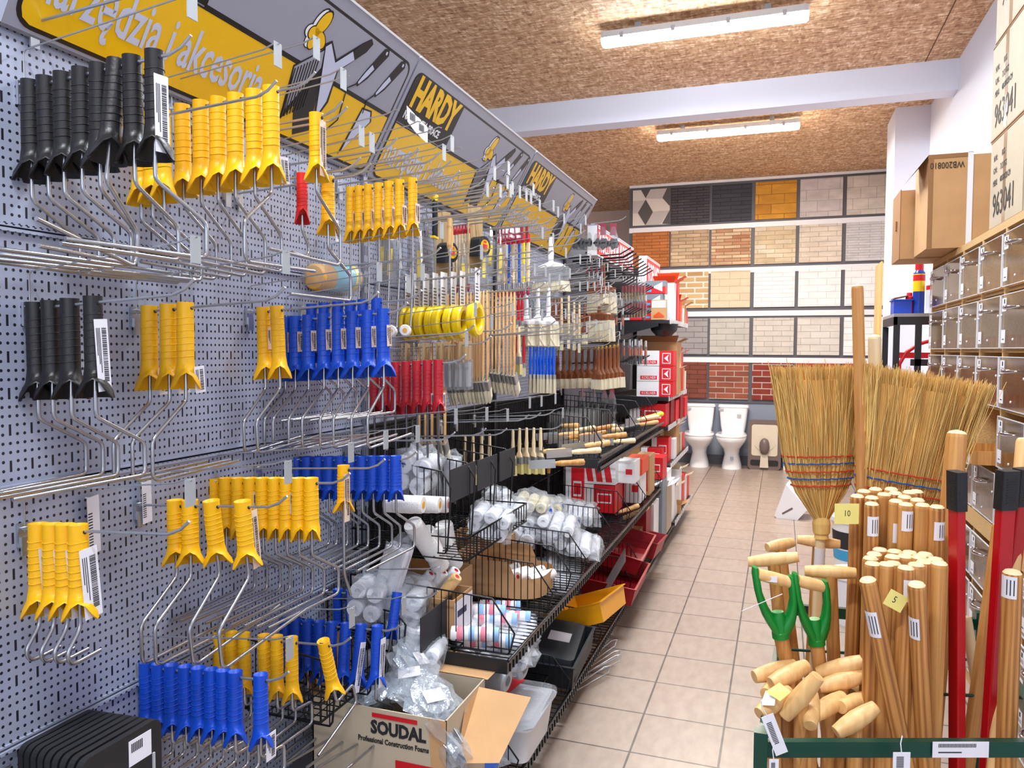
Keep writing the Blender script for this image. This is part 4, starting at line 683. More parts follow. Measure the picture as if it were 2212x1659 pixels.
# ---------------------------------------------------------------- corn brooms
M('straw', (242, 198, 118), .8, var=.25, vs=30, stretch=(1, 1, .2)); M('straw_dark', (216, 162, 84), .8, var=.3, vs=30, stretch=(1, 1, .2)); M('thread_red', (214, 58, 30), .7); M('thread_blue', (20, 92, 180), .7)
def broom(loc, rot, H_, W_, seed, cols, lab, base_hidden=False):
    t = thing('straw_broom', lab, 'broom', loc, rot, 'upturned straw brooms'); rnd = random.Random(seed)
    prof = [(0, .022), (.06, .05), (.16, .115), (.28, .17), (.42, .195), (.6, .21), (.8, .235), (1.0, .262)]
    def wd(f):
        for (a, b), (c_, d) in zip(prof, prof[1:]):
            if f <= c_: return (b+(d-b)*(f-a)/(c_-a))*W_/.262
        return prof[-1][1]*W_/.262
    def th(f): return .018+.012*min(1, f*3)+.012*f
    m_ = MB(); N_ = 1500
    for i in range(N_):
        u_ = rnd.uniform(-1, 1); v_ = rnd.uniform(-1, 1); top_f = rnd.gauss(.975, .012) if rnd.random() < .93 else rnd.uniform(.7, 1.02); st_f = 0 if rnd.random() < .6 else rnd.uniform(.05, .35)
        cur = rnd.uniform(-.012, .012); P = []
        for k_ in range(6):
            f = st_f+(top_f-st_f)*k_/5; w2 = wd(min(f, 1))/2
            P.append((u_*w2+cur*math.sin(f*PI)*f+(rnd.uniform(-.003, .003) if k_ > 2 else 0), (v_*math.sqrt(max(0, 1-u_*u_*.85)))*th(f)+(rnd.uniform(-.003, .003) if k_ > 2 else 0), f*H_))
        r0 = rnd.uniform(.0009, .0017); m_.tube(P, [r0*1.3, r0*1.2, r0*1.1, r0, r0*.9, r0*.5], 3, 0 if rnd.random() < .6 else 1)
    for i in range(26):
        u_ = rnd.uniform(-1, 1); f0 = rnd.uniform(.35, .6); P = [(u_*wd(f0)/2, -th(f0)-.002, f0*H_)]; dx = rnd.uniform(-.035, .035)
        for k_ in range(1, 5): f = f0+(rnd.uniform(.9, 1.05)-f0)*k_/4; P.append((u_*wd(min(1, f))/2+dx*(k_/4)**1.5, -th(f)-.003-.008*(k_/4), f*H_))
        m_.tube(P, .0011, 3, 0)
    m_.ob('bristles', ['straw', 'straw_dark'], t)
    secs = [[(wd(f)/2*.93*math.cos(x_), th(f)*.85*math.sin(x_), f*H_) for x_ in [2*PI*j/20 for j in range(20)]] for f in (0, .06, .16, .28, .42, .6, .8, .9)]; MB().loft(secs).ob('straw_core', 'straw_dark', t)
    for j, (f, cmat) in enumerate(cols):
        w2 = wd(f)/2+.003; yy = th(f)+.0035; q = MB(); P = [(w2*math.cos(x_), yy*math.sin(x_)*1.05, f*H_+.0012*math.sin(x_*22)) for x_ in [2*PI*j_/64 for j_ in range(64)]]; q.tube(P, .0021, 5, closed=True); q.ob('stitching', cmat, t)
    MB().lathe([(.021, -.045), (.019, -.035), (.024, -.028), (.026, 0), (.022, .02)], 16).ob('neck_binding', 'straw', t)
    return t
SC = [(.245, 'thread_red'), (.29, 'thread_blue'), (.335, 'thread_red'), (.385, 'thread_blue'), (.43, 'thread_red')]
nk = at(1774, 1130, Y=2.42); broom(nk, (0, R(-2), R(16)), .475, .285, 3, [(f, c) for f, c in SC], 'left upturned straw broom with pale bristles and a visible shaft')
bt = Vector((nk.x-.02, nk.y+.02, .058)); L_ = (nk-bt).length-.03; t = thing('broom_handle', 'pale shaft with a barcode sticker under the left broom', 'broom handle', bt, orient(bt, nk)); MB().lathe([(.0145, 0), (.014, L_)], 14).ob('shaft', 'wood_pale', t); MB().lathe([(.0152, L_-.10), (.0152, L_-.045)], 14).ob('sticker', 'paper', t)
nk = at(1922, 1215, Y=2.36); broom(nk, (0, R(9), R(16)), .55, .37, 9, [(f+.035, c) for f, c in SC], 'right larger upturned straw broom behind the round handles')
# ---------------------------------------------------------------- goods hanging in the middle and far bays
M('bristle', (226, 214, 186), .9, var=.2, vs=120, stretch=(1, 1, .05), bump=.5, bs=300); M('bristle_yellow', (222, 206, 140), .9, var=.2, vs=120, stretch=(1, 1, .05)); M('bristle_black', (34, 36, 44), .85, var=.3, vs=80)
M('ferrule', (188, 188, 186), .3, .8); M('brass', (206, 170, 84), .3, .8); M('blue_plastic', (18, 90, 214), .35); M('white_plastic', (240, 240, 240), .4); M('red_plastic', (200, 22, 34), .35); M('tape_yellow', (250, 216, 8), .35, coat=.3); M('card_brown', (176, 146, 104), .8); M('card_white', (236, 234, 232), .7); M('card_print', (168, 60, 84), .6); M('card_red', (226, 44, 60), .55); M('card_orange', (242, 110, 24), .5); M('label_blue', (130, 206, 226), .4); M('rubber_black', (28, 34, 42), .5, bump=.4, bs=250); M('grey_light', (176, 180, 186), .5)
def HB(name, fn, lab, cat):          # prototype store: fn builds parts under a root
    r = thing(name, lab, cat); fn(r); return Proto(r)
def flatbrush(hl, hw, bw, bt, fl_, bl, hm, fm='ferrule', bm='bristle', cap=None, tw=0, name='paint_brush'):
    def f(r):
        q = MB(); n = 12; S_ = []
        for z, a, b in ((0, hw*.55, .005), (-.012, hw*.8, .006), (-hl*.3, hw*.75, .006), (-hl*.55, hw, .008), (-hl*.8, hw*.8, .007), (-hl+.012, bw*.4, bt*.5), (-hl, bw*.5, bt*.5)): S_.append([(b*math.cos(t), a*math.sin(t), z) for t in [2*PI*j/n for j in range(n)]])
        q.loft(S_[::-1], m=0); q.ob('handle', hm, r)
        if cap: MB().lathe([(hw*.62, -.016), (hw*.62, .002), (0, .004)], 10, 0, Matrix.Diagonal((.75, 1, 1, 1))).ob('handle_tip', cap, r)
        if fl_: MB().rbox(-bt*.52, bt*.52, -bw*.51, bw*.51, -hl-fl_, -hl+.002, bt*.25).ob('ferrule', fm, r)
        z0 = -hl-fl_; q = MB(); rnd = random.Random(5); k_ = max(4, int(bw/.006))
        for i in range(k_):
            y0 = -bw/2+bw*i/k_; q.loft([[(-bt*.46, y0, z0), (bt*.46, y0, z0), (bt*.46, y0+bw/k_, z0), (-bt*.46, y0+bw/k_, z0)], [(-bt*.5, y0*1.08, z0-bl*rnd.uniform(.93, 1.04)), (bt*.5, y0*1.08, z0-bl*rnd.uniform(.93, 1.04)), (bt*.4, (y0+bw/k_)*1.08, z0-bl*rnd.uniform(.93, 1.04)), (-bt*.4, (y0+bw/k_)*1.08, z0-bl*rnd.uniform(.93, 1.04))]], sm=False)
        q.ob('bristles', bm, r)
    return HB(name, f, 'paint brush', 'brush')
def row(proto, Y, pts, labf, group, rot=(0, 0, 0), jit=.03, hk=None, dz=0, seed=0, rise=.02):
    rnd = random.Random(seed+len(pts)); n = len(pts)
    P_ = [at(x, y, Y=Y) for x, y in pts]
    if hk: hook(Y, min(p.z for p in P_)-.02+.004, 'wire display hook holding the '+hk, L=.38)
    for i, p in enumerate(P_): proto.place((p.x, Y+rnd.uniform(-.003, .003), p.z-.006+dz), (rot[0]+rnd.uniform(-jit, jit), rot[1], rot[2]+rnd.uniform(-jit*3, jit*3)), labf % nth(i, n) if '%' in labf else labf, group)
# yellow coiled tapes on header cards
def coil(r):
    q = MB(); q.lathe([(.040, -.015), (.056, -.015), (.060, -.009), (.060, .009), (.056, .015), (.040, .015), (.037, .008), (.037, -.008), (.040, -.015)], 26, 0, Matrix.Translation((0, 0, -.165)) @ Matrix.Rotation(PI/2, 4, 'Y'))
    for d_ in (-.008, -.003, .003, .008): q.tube([(d_, .0604*math.cos(t), -.165+.0604*math.sin(t)) for t in [2*PI*j/24 for j in range(24)]], .0012, 4, closed=True)
    q.ob('tape_coil', 'tape_yellow', r)
    c = MB().box(.006, .0072, -.024, .024, -.125, .012).add([(.0, -.02, -.12), (-.0, .02, -.12), (.006, .022, .012), (.006, -.022, .012)], [(0, 1, 2, 3)], 1)
    for j in range(6): c.box(.0071, .0076, -.017, .006+.003*(j % 3), -.045-.011*j, -.042-.011*j, 2)
    c.box(.0071, .0078, -.008, .008, -.012, -.004, 2); c.ob('header_card', ['card_white', 'card_brown', 'ink'], r)
pr = HB('tape_coil_pack', coil, 'tape', 'tape'); row(pr, 2.47, line((858, 598), (995, 590), 8)+[(1028, 583)], 'yellow coiled tape on a white and brown header card, %s', 'yellow coiled tapes', hk='yellow coiled tapes')
# white mini rollers lying across the hook
def minir(r):
    MB().lathe([(.004, -.035), (.0155, -.035), (.0175, -.028), (.0175, .028), (.0155, .035), (.004, .035)], 14, 0, Matrix.Rotation(PI/2, 4, 'X')).ob('sleeve', 'fleece', r); MB().lathe([(.0, -.0365), (.006, -.0365), (.006, .0365), (0, .0365)], 10, 0, Matrix.Rotation(PI/2, 4, 'X')).ob('core', 'core_yellow', r)
# angled brushes on long wooden sticks
def angb(r):
    MB().loft([[(a*math.cos(t), b*math.sin(t), z) for t in [2*PI*j/8 for j in range(8)]] for z, a, b in ((-.34, .0045, .006), (-.30, .0045, .008), (-.12, .005, .009), (-.012, .0045, .0075), (0, .003, .003))]).ob('stick', 'wood_beech', r)
    T_ = Matrix.Translation((0, 0, -.335)) @ Matrix.Rotation(R(30), 4, 'X'); MB().rbox(-.007, .007, -.018, .018, -.04, .0, .004, T=T_).tube([(0, 0, -.32), (0, 0, -.345)], .005, 8).ob('ferrule', 'ferrule', r); MB().loft([[(-.006, -.017, -.04), (.006, -.017, -.04), (.006, .017, -.04), (-.006, .017, -.04)], [(-.004, -.02, -.095), (.004, -.02, -.095), (.004, .018, -.085), (-.004, .018, -.085)]], T=T_).ob('bristles', 'bristle', r)
pr = HB('angled_brush', angb, 'brush', 'brush'); ag = 'long angled radiator brushes'
row(pr, 2.66, line((968, 632), (1052, 624), 13), 'angled brush on a long beech stick, left bunch, %s', ag, hk='left bunch of long angled brushes'); row(pr, 2.93, line((1056, 622), (1112, 628), 8), 'angled brush on a long beech stick, right bunch, %s', ag, hk='right bunch of long angled brushes', seed=3)
for j in range(5): pr.place(at(905+14*j, 742, Y=2.35)-Vector((0, 0, .0)), (0, 0, .1), 'long beech stick brush half hidden behind the packs, %s' % nth(j, 5), ag)
# small packs with brown cards
def pack(r):
    c = MB().box(-.001, .001, -.03, .03, -.05, .01).ob('header_card', 'card_brown', r); MB().box(-.007, .007, -.028, .028, -.15, -.05).ob('clear_blister', 'clear_film', r); MB().box(-.004, .004, -.014, .014, -.14, -.06).box(-.003, .003, -.022, .022, -.075, -.06).ob('tool_inside', 'grey_light', r)
pr = HB('blister_pack', pack, 'pack', 'pack'); row(pr, 2.33, line((868, 745), (1012, 740), 12), 'small blister pack on a brown header card, %s', 'brown carded blister packs', hk='brown carded packs', rot=(0, 0, .3), jit=.12)
# red handled brushes
def redtip(hm):
    def f(r):
        MB().loft([[(a*math.cos(t), a*math.sin(t), z) for t in [2*PI*j/8 for j in range(8)]] for z, a in ((-.21, .005), (-.18, .0058), (-.09, .005), (-.034, .0055))]).ob('handle', hm, r); MB().lathe([(.0058, -.036), (.006, -.02), (.003, .0), (0, .002)], 8).ob('handle_tip', 'red_plastic', r); MB().lathe([(.0062, -.235), (.0062, -.205)], 8).ob('ferrule', 'ferrule', r); MB().lathe([(.002, -.262), (.0055, -.255), (.007, -.234), (.006, -.23)], 8, 0).ob('bristles', 'card_print', r)
    return HB('round_brush', f, 'brush', 'brush')
pw, pb_, py_ = redtip('wood_pale'), redtip('blue_plastic'), redtip('tape_yellow'); k0 = 'red tipped round brushes'
for i, (x, y) in enumerate(line((1078, 512), (1143, 505), 13)):
    p = at(x, y, Y=3.12); q = pb_ if i in (4, 8) else py_ if i == 10 else pw; q.place((p.x, 3.12+.012*(i % 2), p.z), (.02*((i % 3)-1), 0, 0), 'red tipped round brush with %s handle, right bunch, %s' % ('blue' if i in (4, 8) else 'yellow' if i == 10 else 'pale wood', nth(i, 13)), k0)
for i, (x, y) in enumerate(line((980, 488), (1012, 484), 6)): p = at(x, y, Y=2.75); pw.place((p.x, 2.75, p.z), (0, 0, 0), 'red tipped round brush with pale wood handle, left bunch, %s' % nth(i, 6), k0)
hook(3.12, at(1110, 500, Y=3.12).z-.02, 'wire display hook holding the right bunch of red tipped brushes'); hook(2.75, at(995, 478, Y=2.75).z-.02, 'wire display hook holding the left bunch of red tipped brushes')
def pcard(r):
    MB().box(-.0012, .0012, -.022, .022, -.06, .0).ob('printed_card', 'card_print', r); MB().box(.0013, .0018, -.018, .01, -.03, -.008).box(.0013, .0018, -.015, .014, -.05, -.038).ob('print', 'card_white', r)
pr = HB('brush_card', pcard, 'card', 'card'); row(pr, 3.08, line((1080, 488), (1138, 484), 7), 'pink printed brush card above the right red tipped brushes, %s', 'printed brush cards', jit=.2)
# measuring tapes
def tape(r):
    T_ = Matrix.Translation((0, 0, -.125)) @ Matrix.Rotation(PI/2, 4, 'Y'); MB().prism([(a*1.0, b) for a, b in [(.033*math.cos(t), .031*math.sin(t)) for t in [2*PI*j/20 for j in range(14)]]+[(.036, -.031)]], -.017, .017, 0, T_).ob('case', 'rubber_black', r)
    MB().lathe([(0, .0175), (.02, .0175), (.021, .019), (0, .0195)], 18, 0, T_).ob('round_label', 'sign_yellow', r); MB().box(.0195, .0202, -.01, .01, -.135, -.12).box(.0195, .0202, -.006, .006, -.115, -.108).ob('label_print', 'card_red', r)
    MB().box(-.019, -.0175, -.038, .038, -.2, .012).ob('backing_card', 'card_brown', r); MB().box(-.002, .002, .012, .02, -.19, -.155).ob('belt_clip', 'black_plastic', r)
pr = HB('measuring_tape', tape, 'tape measure', 'tape measure')
for (x, y, Y, l) in [(966, 462, 2.62, 'left black measuring tape on a brown card behind the wood handled tool'), (1037, 452, 2.78, 'right black measuring tape on a brown card, larger in view')]: p = at(x, y, Y=Y); pr.place(p, (0, 0, -.25), l, 'measuring tapes', (1.3, 1.3, 1.15)); hook(Y, p.z-.03, 'wire display hook of the '+' '.join(l.split()[:4]))
def knife(r):
    MB().loft([[(.010*math.cos(t), a*math.sin(t), z) for t in [2*PI*j/10 for j in range(10)]] for z, a in ((-.15, .011), (-.11, .014), (-.06, .012), (-.02, .012))]).ob('grip', 'rubber_black', r); MB().lathe([(.0115, -.024), (.012, -.006), (.006, .004), (0, .005)], 10).ob('butt_cap', 'tape_yellow', r); MB().box(-.008, .008, -.03, .016, -.158, -.15).ob('guard', 'tape_yellow', r); MB().box(-.001, .001, -.008, .010, -.29, -.155).ob('blade', 'ferrule', r)
p = at(940, 420, Y=2.5); t = HB('pull_saw', knife, 'saw', 'saw').place(p, (0, 0, .1), 'black and yellow gripped saw hanging near the measuring tapes'); hook(2.5, p.z-.02, 'wire display hook of the black and yellow saw')
def scr(r):
    MB().loft([[(a*math.cos(t), a*math.sin(t), z) for t in [2*PI*j/10 for j in range(10)]] for z, a in ((-.105, .009), (-.08, .012), (-.03, .011), (0, .009))]).ob('grip', 'wood_beech', r); MB().lathe([(.008, -.12), (.008, -.103)], 10).ob('ferrule', 'ferrule', r); MB().tube([(0, 0, -.11), (0, 0, -.2)], .004, 8).ob('shaft', 'steel_rod', r)
p = at(972, 472, Y=2.42); HB('pointing_tool', scr, 'tool', 'tool').place(p, (0, 0, 0), 'wood gripped tool with steel shaft before the left measuring tape')
def yblist(r):
    MB().box(-.012, .012, -.03, .03, -.17, -.02).ob('clear_blister', 'clear_film', r); MB().box(-.002, .0, -.03, .03, -.02, .02).ob('header_card', 'card_white', r); MB().loft([[(-.006, y, -.14), (.006, y, -.14), (.006, y+.014, -.05), (-.006, y+.014, -.05)] for y in (-.018, -.004)]).ob('yellow_grip', 'tape_yellow', r); MB().box(-.004, .004, .004, .02, -.1, -.03).ob('steel_part', 'ferrule', r)
pr = HB('tool_blister', yblist, 'pack', 'pack')
for i, (x, y, Y, rx) in enumerate([(822, 500, 2.28, .1), (842, 505, 2.3, .05), (1062, 505, 2.95, -.2), (1082, 520, 2.95, -.1), (1045, 530, 2.8, -.25), (905, 510, 2.4, .2), (1000, 540, 2.62, 0)]): p = at(x, y, Y=Y); pr.place(p, (rx, 0, .1*i), 'clear blister with a yellow gripped tool, '+['farthest left', 'second from left', 'right of the right measuring tape', 'below the red tipped brushes', 'under the right measuring tape', 'behind the white price tag', 'under the left measuring tape'][i], 'blisters with yellow tools')
def ptag(r): MB().box(-.0006, .0006, -.022, .022, -.105, 0).ob('tag_card', 'paper', r); q = MB(); [q.box(.0007, .001, -.016+.0, .002, -.018-i*.006, -.0155-i*.006) for i in range(10)]; q.ob('barcode', 'ink', r)
pr = HB('price_tag', ptag, 'price tag', 'price tag')
for (x, y, Y, rx, l) in [(908, 500, 2.36, .35, 'large white price tag hanging tilted left of the measuring tapes'), (862, 518, 2.3, .35, 'white price tag hanging under the yellow mini roller frames'), (888, 580, 2.4, .2, 'white slip over the yellow coiled tapes')]: pr.place(at(x, y, Y=Y), (rx, 0, .3), l, 'hanging white price tags')
t = thing('price_slip', 'pair of curled white price slips on a hook before the middle sign', 'price tag', at(905, 245, Y=2.1)); MB().add([(0, -.08, 0), (0, -.03, -.01), (0, .02, -.02), (0, .06, -.025), (0, .06, -.075), (0, .02, -.07), (0, -.03, -.06), (0, -.075, -.045)], [(0, 1, 6, 7), (1, 2, 5, 6), (2, 3, 4, 5)]).ob('paper_slip', 'paper', t); q = MB(); [q.box(.001, .0014, -.06+i*.006, -.057+i*.006, -.035, -.012) for i in range(6)]; [q.box(.001, .0014, .0+i*.006, .003+i*.006, -.05, -.028) for i in range(6)]; q.ob('barcode', 'ink', t)
# yellow sponge roller in a bag with blue label
p = at(720, 600, Y=1.95); t = thing('roller_refill', 'yellow roller refill in a clear bag with a pale blue label above the blue frames', 'roller refill', p); T_ = Matrix.Rotation(R(4), 4, 'X') @ Matrix.Rotation(PI/2, 4, 'X')
MB().lathe([(.012, .085), (.028, .085), (.032, .078), (.032, -.085), (.01, -.085)], 20, 0, T_).ob('sponge', 'core_yellow', t); MB().lathe([(.0335, .03), (.0335, -.075)], 20, 0, T_).ob('label_band', 'label_blue', t); MB().lathe([(.0345, -.055), (.0345, -.07)], 20, 0, T_).ob('yellow_print', 'tape_yellow', t); t.scale = (1.2, 1.2, 1.2); MB().blob(.08, .215, .085, 3, .06, 14, 0, e=3).ob('clear_bag', 'clear_film', t); hook(1.95, p.z+.03, 'wire display hook carrying the bagged yellow roller refill')
# brushes in the far bay
wb = flatbrush(.13, .011, .05, .014, .03, .045, 'wood_pale', bm='bristle_yellow'); row(wb, 3.2, [(1108, 925), (1122, 922), (1138, 921), (1153, 921), (1168, 921)], 'pale handled flat brush with yellow bristles, %s', 'pale handled flat brushes in the wire basket bay', rot=(0, 0, .9), jit=.01, hk='pale handled flat brushes'); row(wb, 2.95, [(1005, 940), (1022, 938), (1040, 936), (1058, 934)], 'pale handled flat brush at the back of the basket bay, %s', 'pale handled flat brushes at the back', rot=(0, 0, .9), jit=.01)
wb.place(at(1121, 706, Y=3.1), (0, 0, .75), 'single pale handled flat brush beside the blue handled ones'); hook(3.1, at(1121, 706, Y=3.1).z-.02, 'wire hook of the single pale handled flat brush')
bb = flatbrush(.15, .012, .045, .014, .02, .07, 'blue_plastic', cap='blue_plastic'); row(bb, 3.62, line((1146, 742), (1196, 742), 8), 'blue handled brush with dark ferrule, %s', 'blue handled brushes', rot=(0, 0, .5), hk='blue handled brushes')
tb = flatbrush(.155, .015, .09, .034, .024, .058, 'wood_brown', fm='wood_brown', cap='brass', name='block_brush'); row(tb, 4.42, line((1205, 752), (1285, 748), 7), 'brown block brush with brass tipped handle, left run, %s', 'brown block brushes', rot=(0, 0, .9), hk='left run of brown block brushes'); row(tb, 4.2, line((1293, 748), (1335, 742), 6), 'brown block brush with brass tipped handle, right run, %s', 'brown block brushes', rot=(0, 0, .9), hk='right run of brown block brushes', seed=4)
tb.place(at(1305, 570, Y=4.45), (0, 0, .5), 'single brass tipped brown brush handle below the black bag'); tb.place(at(1263, 655, Y=4.3), (0, 0, .3), 'single brass tipped brown brush left of the big block brush')
bg = flatbrush(.05, .016, .18, .06, .03, .12, 'wood_brown', fm='wood_brown', name='block_brush')
for (x, y, Y, l) in [(1295, 662, 4.3, 'widest brown block brush with pale bristles'), (1243, 668, 4.45, 'wide brown block brush partly hidden behind a narrower one'), (1300, 605, 4.5, 'wide block brush hanging under the black hooks')]: bg.place(at(x, y, Y=Y), (0, 0, 1.1), l, 'wide block brushes'); hook(Y, at(x, y, Y=Y).z-.02, 'wire display hook of the '+' '.join(l.split()[:5]))
wc = flatbrush(.16, .02, .12, .05, .012, .10, 'white_plastic', fm='white_plastic', name='ceiling_brush')
for i, x in enumerate((1137, 1162, 1185)): wc.place(at(x, 622, Y=3.42), (0, 0, .8), 'white handled wide brush in a clear wrap, '+['left', 'middle', 'right'][i]+' of three', 'white handled wide brushes')
p = at(1190, 512, Y=3.6); wc2 = flatbrush(.15, .02, .20, .06, .07, .05, 'white_plastic', fm='clear_film', name='ceiling_brush').place(p, (0, 0, 1.1), 'large white ceiling brush in clear packaging high on the rack'); hook(3.6, p.z-.02, 'wire display hook of the large white ceiling brush')
rr_ = flatbrush(.13, .008, .03, .012, .02, .04, 'red_plastic'); row(rr_, 3.3, [(1112, 628), (1120, 628), (1128, 630)], 'red handled brush behind the white handles, %s', 'red handled brushes', hk='red handled brushes'); row(rr_, 3.35, [(1114, 712), (1132, 722)], 'red handled brush beside the blue ones, %s', 'lower red handled brushes', hk='lower red handled brushes')
br2 = flatbrush(.12, .010, .03, .014, .02, .05, 'wood_brown', cap='brass'); row(br2, 3.95, line((1190, 642), (1210, 642), 4), 'short brown brush with brass tip behind the white handles, %s', 'short brown brushes', hk='short brown brushes'); lw = flatbrush(.2, .008, .022, .012, .03, .05, 'wood_pale', cap='blue_plastic'); row(lw, 3.9, [(1213, 640), (1229, 636)], 'slim pale brush with blue tip, %s', 'slim pale brushes', hk='slim pale brushes'); row(lw, 4.1, [(1240, 645), (1252, 650)], 'slim pale brush deeper in the rack, %s', 'slim pale brushes deeper in', hk='deeper slim pale brushes')
# bagged black bristle brushes
def bag(c, lab, cat, sc=(.1, .2, .16), inner='bristle_black'):
    def f(r):
        MB().loft([[(sc[0]*.1*math.cos(t), sc[1]*.15*math.sin(t), 0) for t in [2*PI*j/12 for j in range(12)]], [(sc[0]*.35*math.cos(t), sc[1]*.38*math.sin(t), -sc[2]*.4) for t in [2*PI*j/12 for j in range(12)]], [(sc[0]*.5*math.cos(t), sc[1]*.5*math.sin(t), -sc[2]) for t in [2*PI*j/12 for j in range(12)]]]).ob('clear_bag', 'clear_film', r); MB().blob(sc[0]*.8, sc[1]*.85, sc[2]*.45, 4, .2, 16, 0, Matrix.Translation((0, 0, -sc[2]*.72))).ob('contents', inner, r)
        MB().box(-.001, .001, -.02, .02, -.05, .02).ob('header_card', 'card_print', r)
    return HB('bagged_brush', f, lab, cat)
bk = bag(0, 'b', 'brush', (.06, .075, .14))
for i, x in enumerate((1243, 1258, 1273, 1288, 1303, 1325)): bk.place(at(x, 490, Y=4.62), (0, 0, .3*i), 'bagged brush with black bristles, %s' % nth(i, 6), 'bagged black bristle brushes')
for i, x in enumerate((1258, 1282, 1306, 1322)): bk.place(at(x, 842, Y=4.5), (0, 0, .3*i), 'low bagged black brush under the block brushes, %s' % nth(i, 4), 'low bagged black brushes')
hook(4.62, at(1280, 483, Y=4.62).z-.01, 'wire display hook holding the bagged black brushes', lab=False); hook(4.5, at(1280, 836, Y=4.5).z-.01, 'wire display hook holding the low bagged black brushes', lab=False)
# field of further display hooks over the middle and far bays
rn = random.Random(2); RWN = ['at eye level under the signs', 'above the pale handles', 'above the blue handled brushes', 'over the wire baskets']
for r_, (z, ys) in enumerate([(1.80, [2.9, 3.05, 3.25, 3.5, 3.7, 3.9, 4.1, 4.3]), (1.66, [2.25, 2.55, 2.8, 3.0, 3.15, 3.5, 3.65, 3.8, 3.95, 4.05, 4.2, 4.35, 4.5]), (1.50, [2.2, 2.55, 2.75, 2.9, 3.25, 3.45, 3.7, 3.85, 4.0, 4.15, 4.3, 4.48]), (1.14, [2.05, 2.3, 2.5, 2.75, 2.9, 3.1])]):
    for j, y in enumerate(ys): hook(y, z+rn.uniform(-.02, .02), 'empty wire hook %s, %s from the near end' % (RWN[r_], ORD[j]), g='empty hooks '+RWN[r_])
for j, y in enumerate([2.3, 2.42, 2.52]): hook(y, 1.87+.02*j, 'empty wire hook over the yellow tapes, %s from the near end' % ORD[j])
# ---------------------------------------------------------------- black tray goods at the very bottom left
def floatp(r):
    T_ = Matrix(((0, 0, 1, 0), (1, 0, 0, 0), (0, 1, 0, 0), (0, 0, 0, 1))); MB().prism(rrect(.16, .2, .018, 5, -.155, -.2), -.006, .006, 0, T_).ob('plate', 'black_plastic', r)
    MB().box(.0062, .0068, -.065, -.018, -.055, -.012).ob('barcode_label', 'paper', r); q = MB(); [q.box(.0069, .0072, -.06+i*.0035, -.058+i*.0035, -.033, -.018) for i in range(7)]; q.ob('barcode', 'ink', r); MB().box(.006, .009, -.016, -.012, -.09, -.055).ob('slot_rim', 'grey_light', r)
pr = HB('plastering_float', floatp, 'float', 'float')
for i in range(9): f_ = i/8; pr.place((-1.26+.255*f_, 1.105-.10*f_, .742+.072*f_-(.0 if i < 8 else -.0)), (.0, 0, 0), 'black rounded plate with a barcode label, %s in the bottom left stack' % nth(i, 9), 'black plates at the bottom left')
hook(.93, .70, 'left wire hook through the black plates', plate=False, lab=False, L=.52); hook(.99, .70, 'right wire hook through the black plates', plate=False, lab=False, L=.55)

for (x, y, w_, h_, l) in [(200, 1072, .03, .115, 'white barcode slip stuck on the panel above the lower left rollers'), (316, 1040, .028, .09, 'crumpled white slip on the panel behind the third row hooks')]:
    p = at(x, y, X=-1.262); t = thing('paper_slip', l, 'price tag', p, (.08, .05, .1)); MB().box(0, .0006, -w_/2, w_/2, -h_, 0).ob('paper_sheet', 'paper', t); MB().box(-.017, .0, -.001, .001, -.006, -.003).ob('tag_loop', 'strap', t); q = MB(); [q.box(.0007, .001, -w_*.45, -w_*.1, -h_*(.3+.05*i), -h_*(.28+.05*i)) for i in range(12)]; q.ob('barcode', 'ink', t)
# ---------------------------------------------------------------- wire shelves, dividers, baskets
M('wire_black', (20, 20, 24), .35, .3); M('rail_black', (34, 34, 40), .25, .5); M('board_black', (44, 44, 50), .7)
def wshelf(name, lab, x0, x1, y0, y1, z, rail=True, pitch=.03, lip=.03):
    t = thing(name, lab, 'shelf', (x0, y0, z)); L_ = y1-y0; W_ = x1-x0; q = MB()
    y = .01
    while y < L_: q.tube([(0, y, 0), (W_, y, 0)], .0022, 4); y += pitch
    for x in (.0, W_*.33, W_*.66, W_-.01): q.tube([(x, 0, -.004), (x, L_, -.004)], .0035, 5)
    q.ob('wire_grid', 'wire_black', t); MB().box(0, W_, -.004, .0, -.03, .012).ob('bracket', 'black_plastic', t); MB().box(0, W_, L_, L_+.004, -.03, .012).ob('bracket', 'black_plastic', t)
    if rail:
        r_ = MB().box(W_-.004, W_, 0, L_, -lip, .008).tube([(W_+.002, 0, .008), (W_+.002, L_, .008)], .004, 6); y = .02
        while y < L_: r_.box(W_, W_+.003, y, y+.006, -lip, -.008); y += .03
        r_.ob('front_rail', 'rail_black', t)
    return t
S_LOW = wshelf('wire_shelf', 'low black wire shelf just above the floor along the whole gondola', -1.27, -.745, 1.0, 5.76, .12, pitch=.035)
S_MID = wshelf('wire_shelf', 'black wire shelf at knee height filled with paint roller packs', -1.27, -.725, 2.02, 4.96, .545)
S_UP = wshelf('wire_shelf', 'upper black wire shelf with wooden handled tools', -1.27, -.76, 3.3, 5.05, .95, lip=.05)
MB().tube([(.515, 0, -.03), (.54, 1.75, -.03)], .008, 6).tube([(.52, 0, .02), (.545, 1.75, .02)], .007, 6).ob('lower_rail', 'rail_black', S_UP)
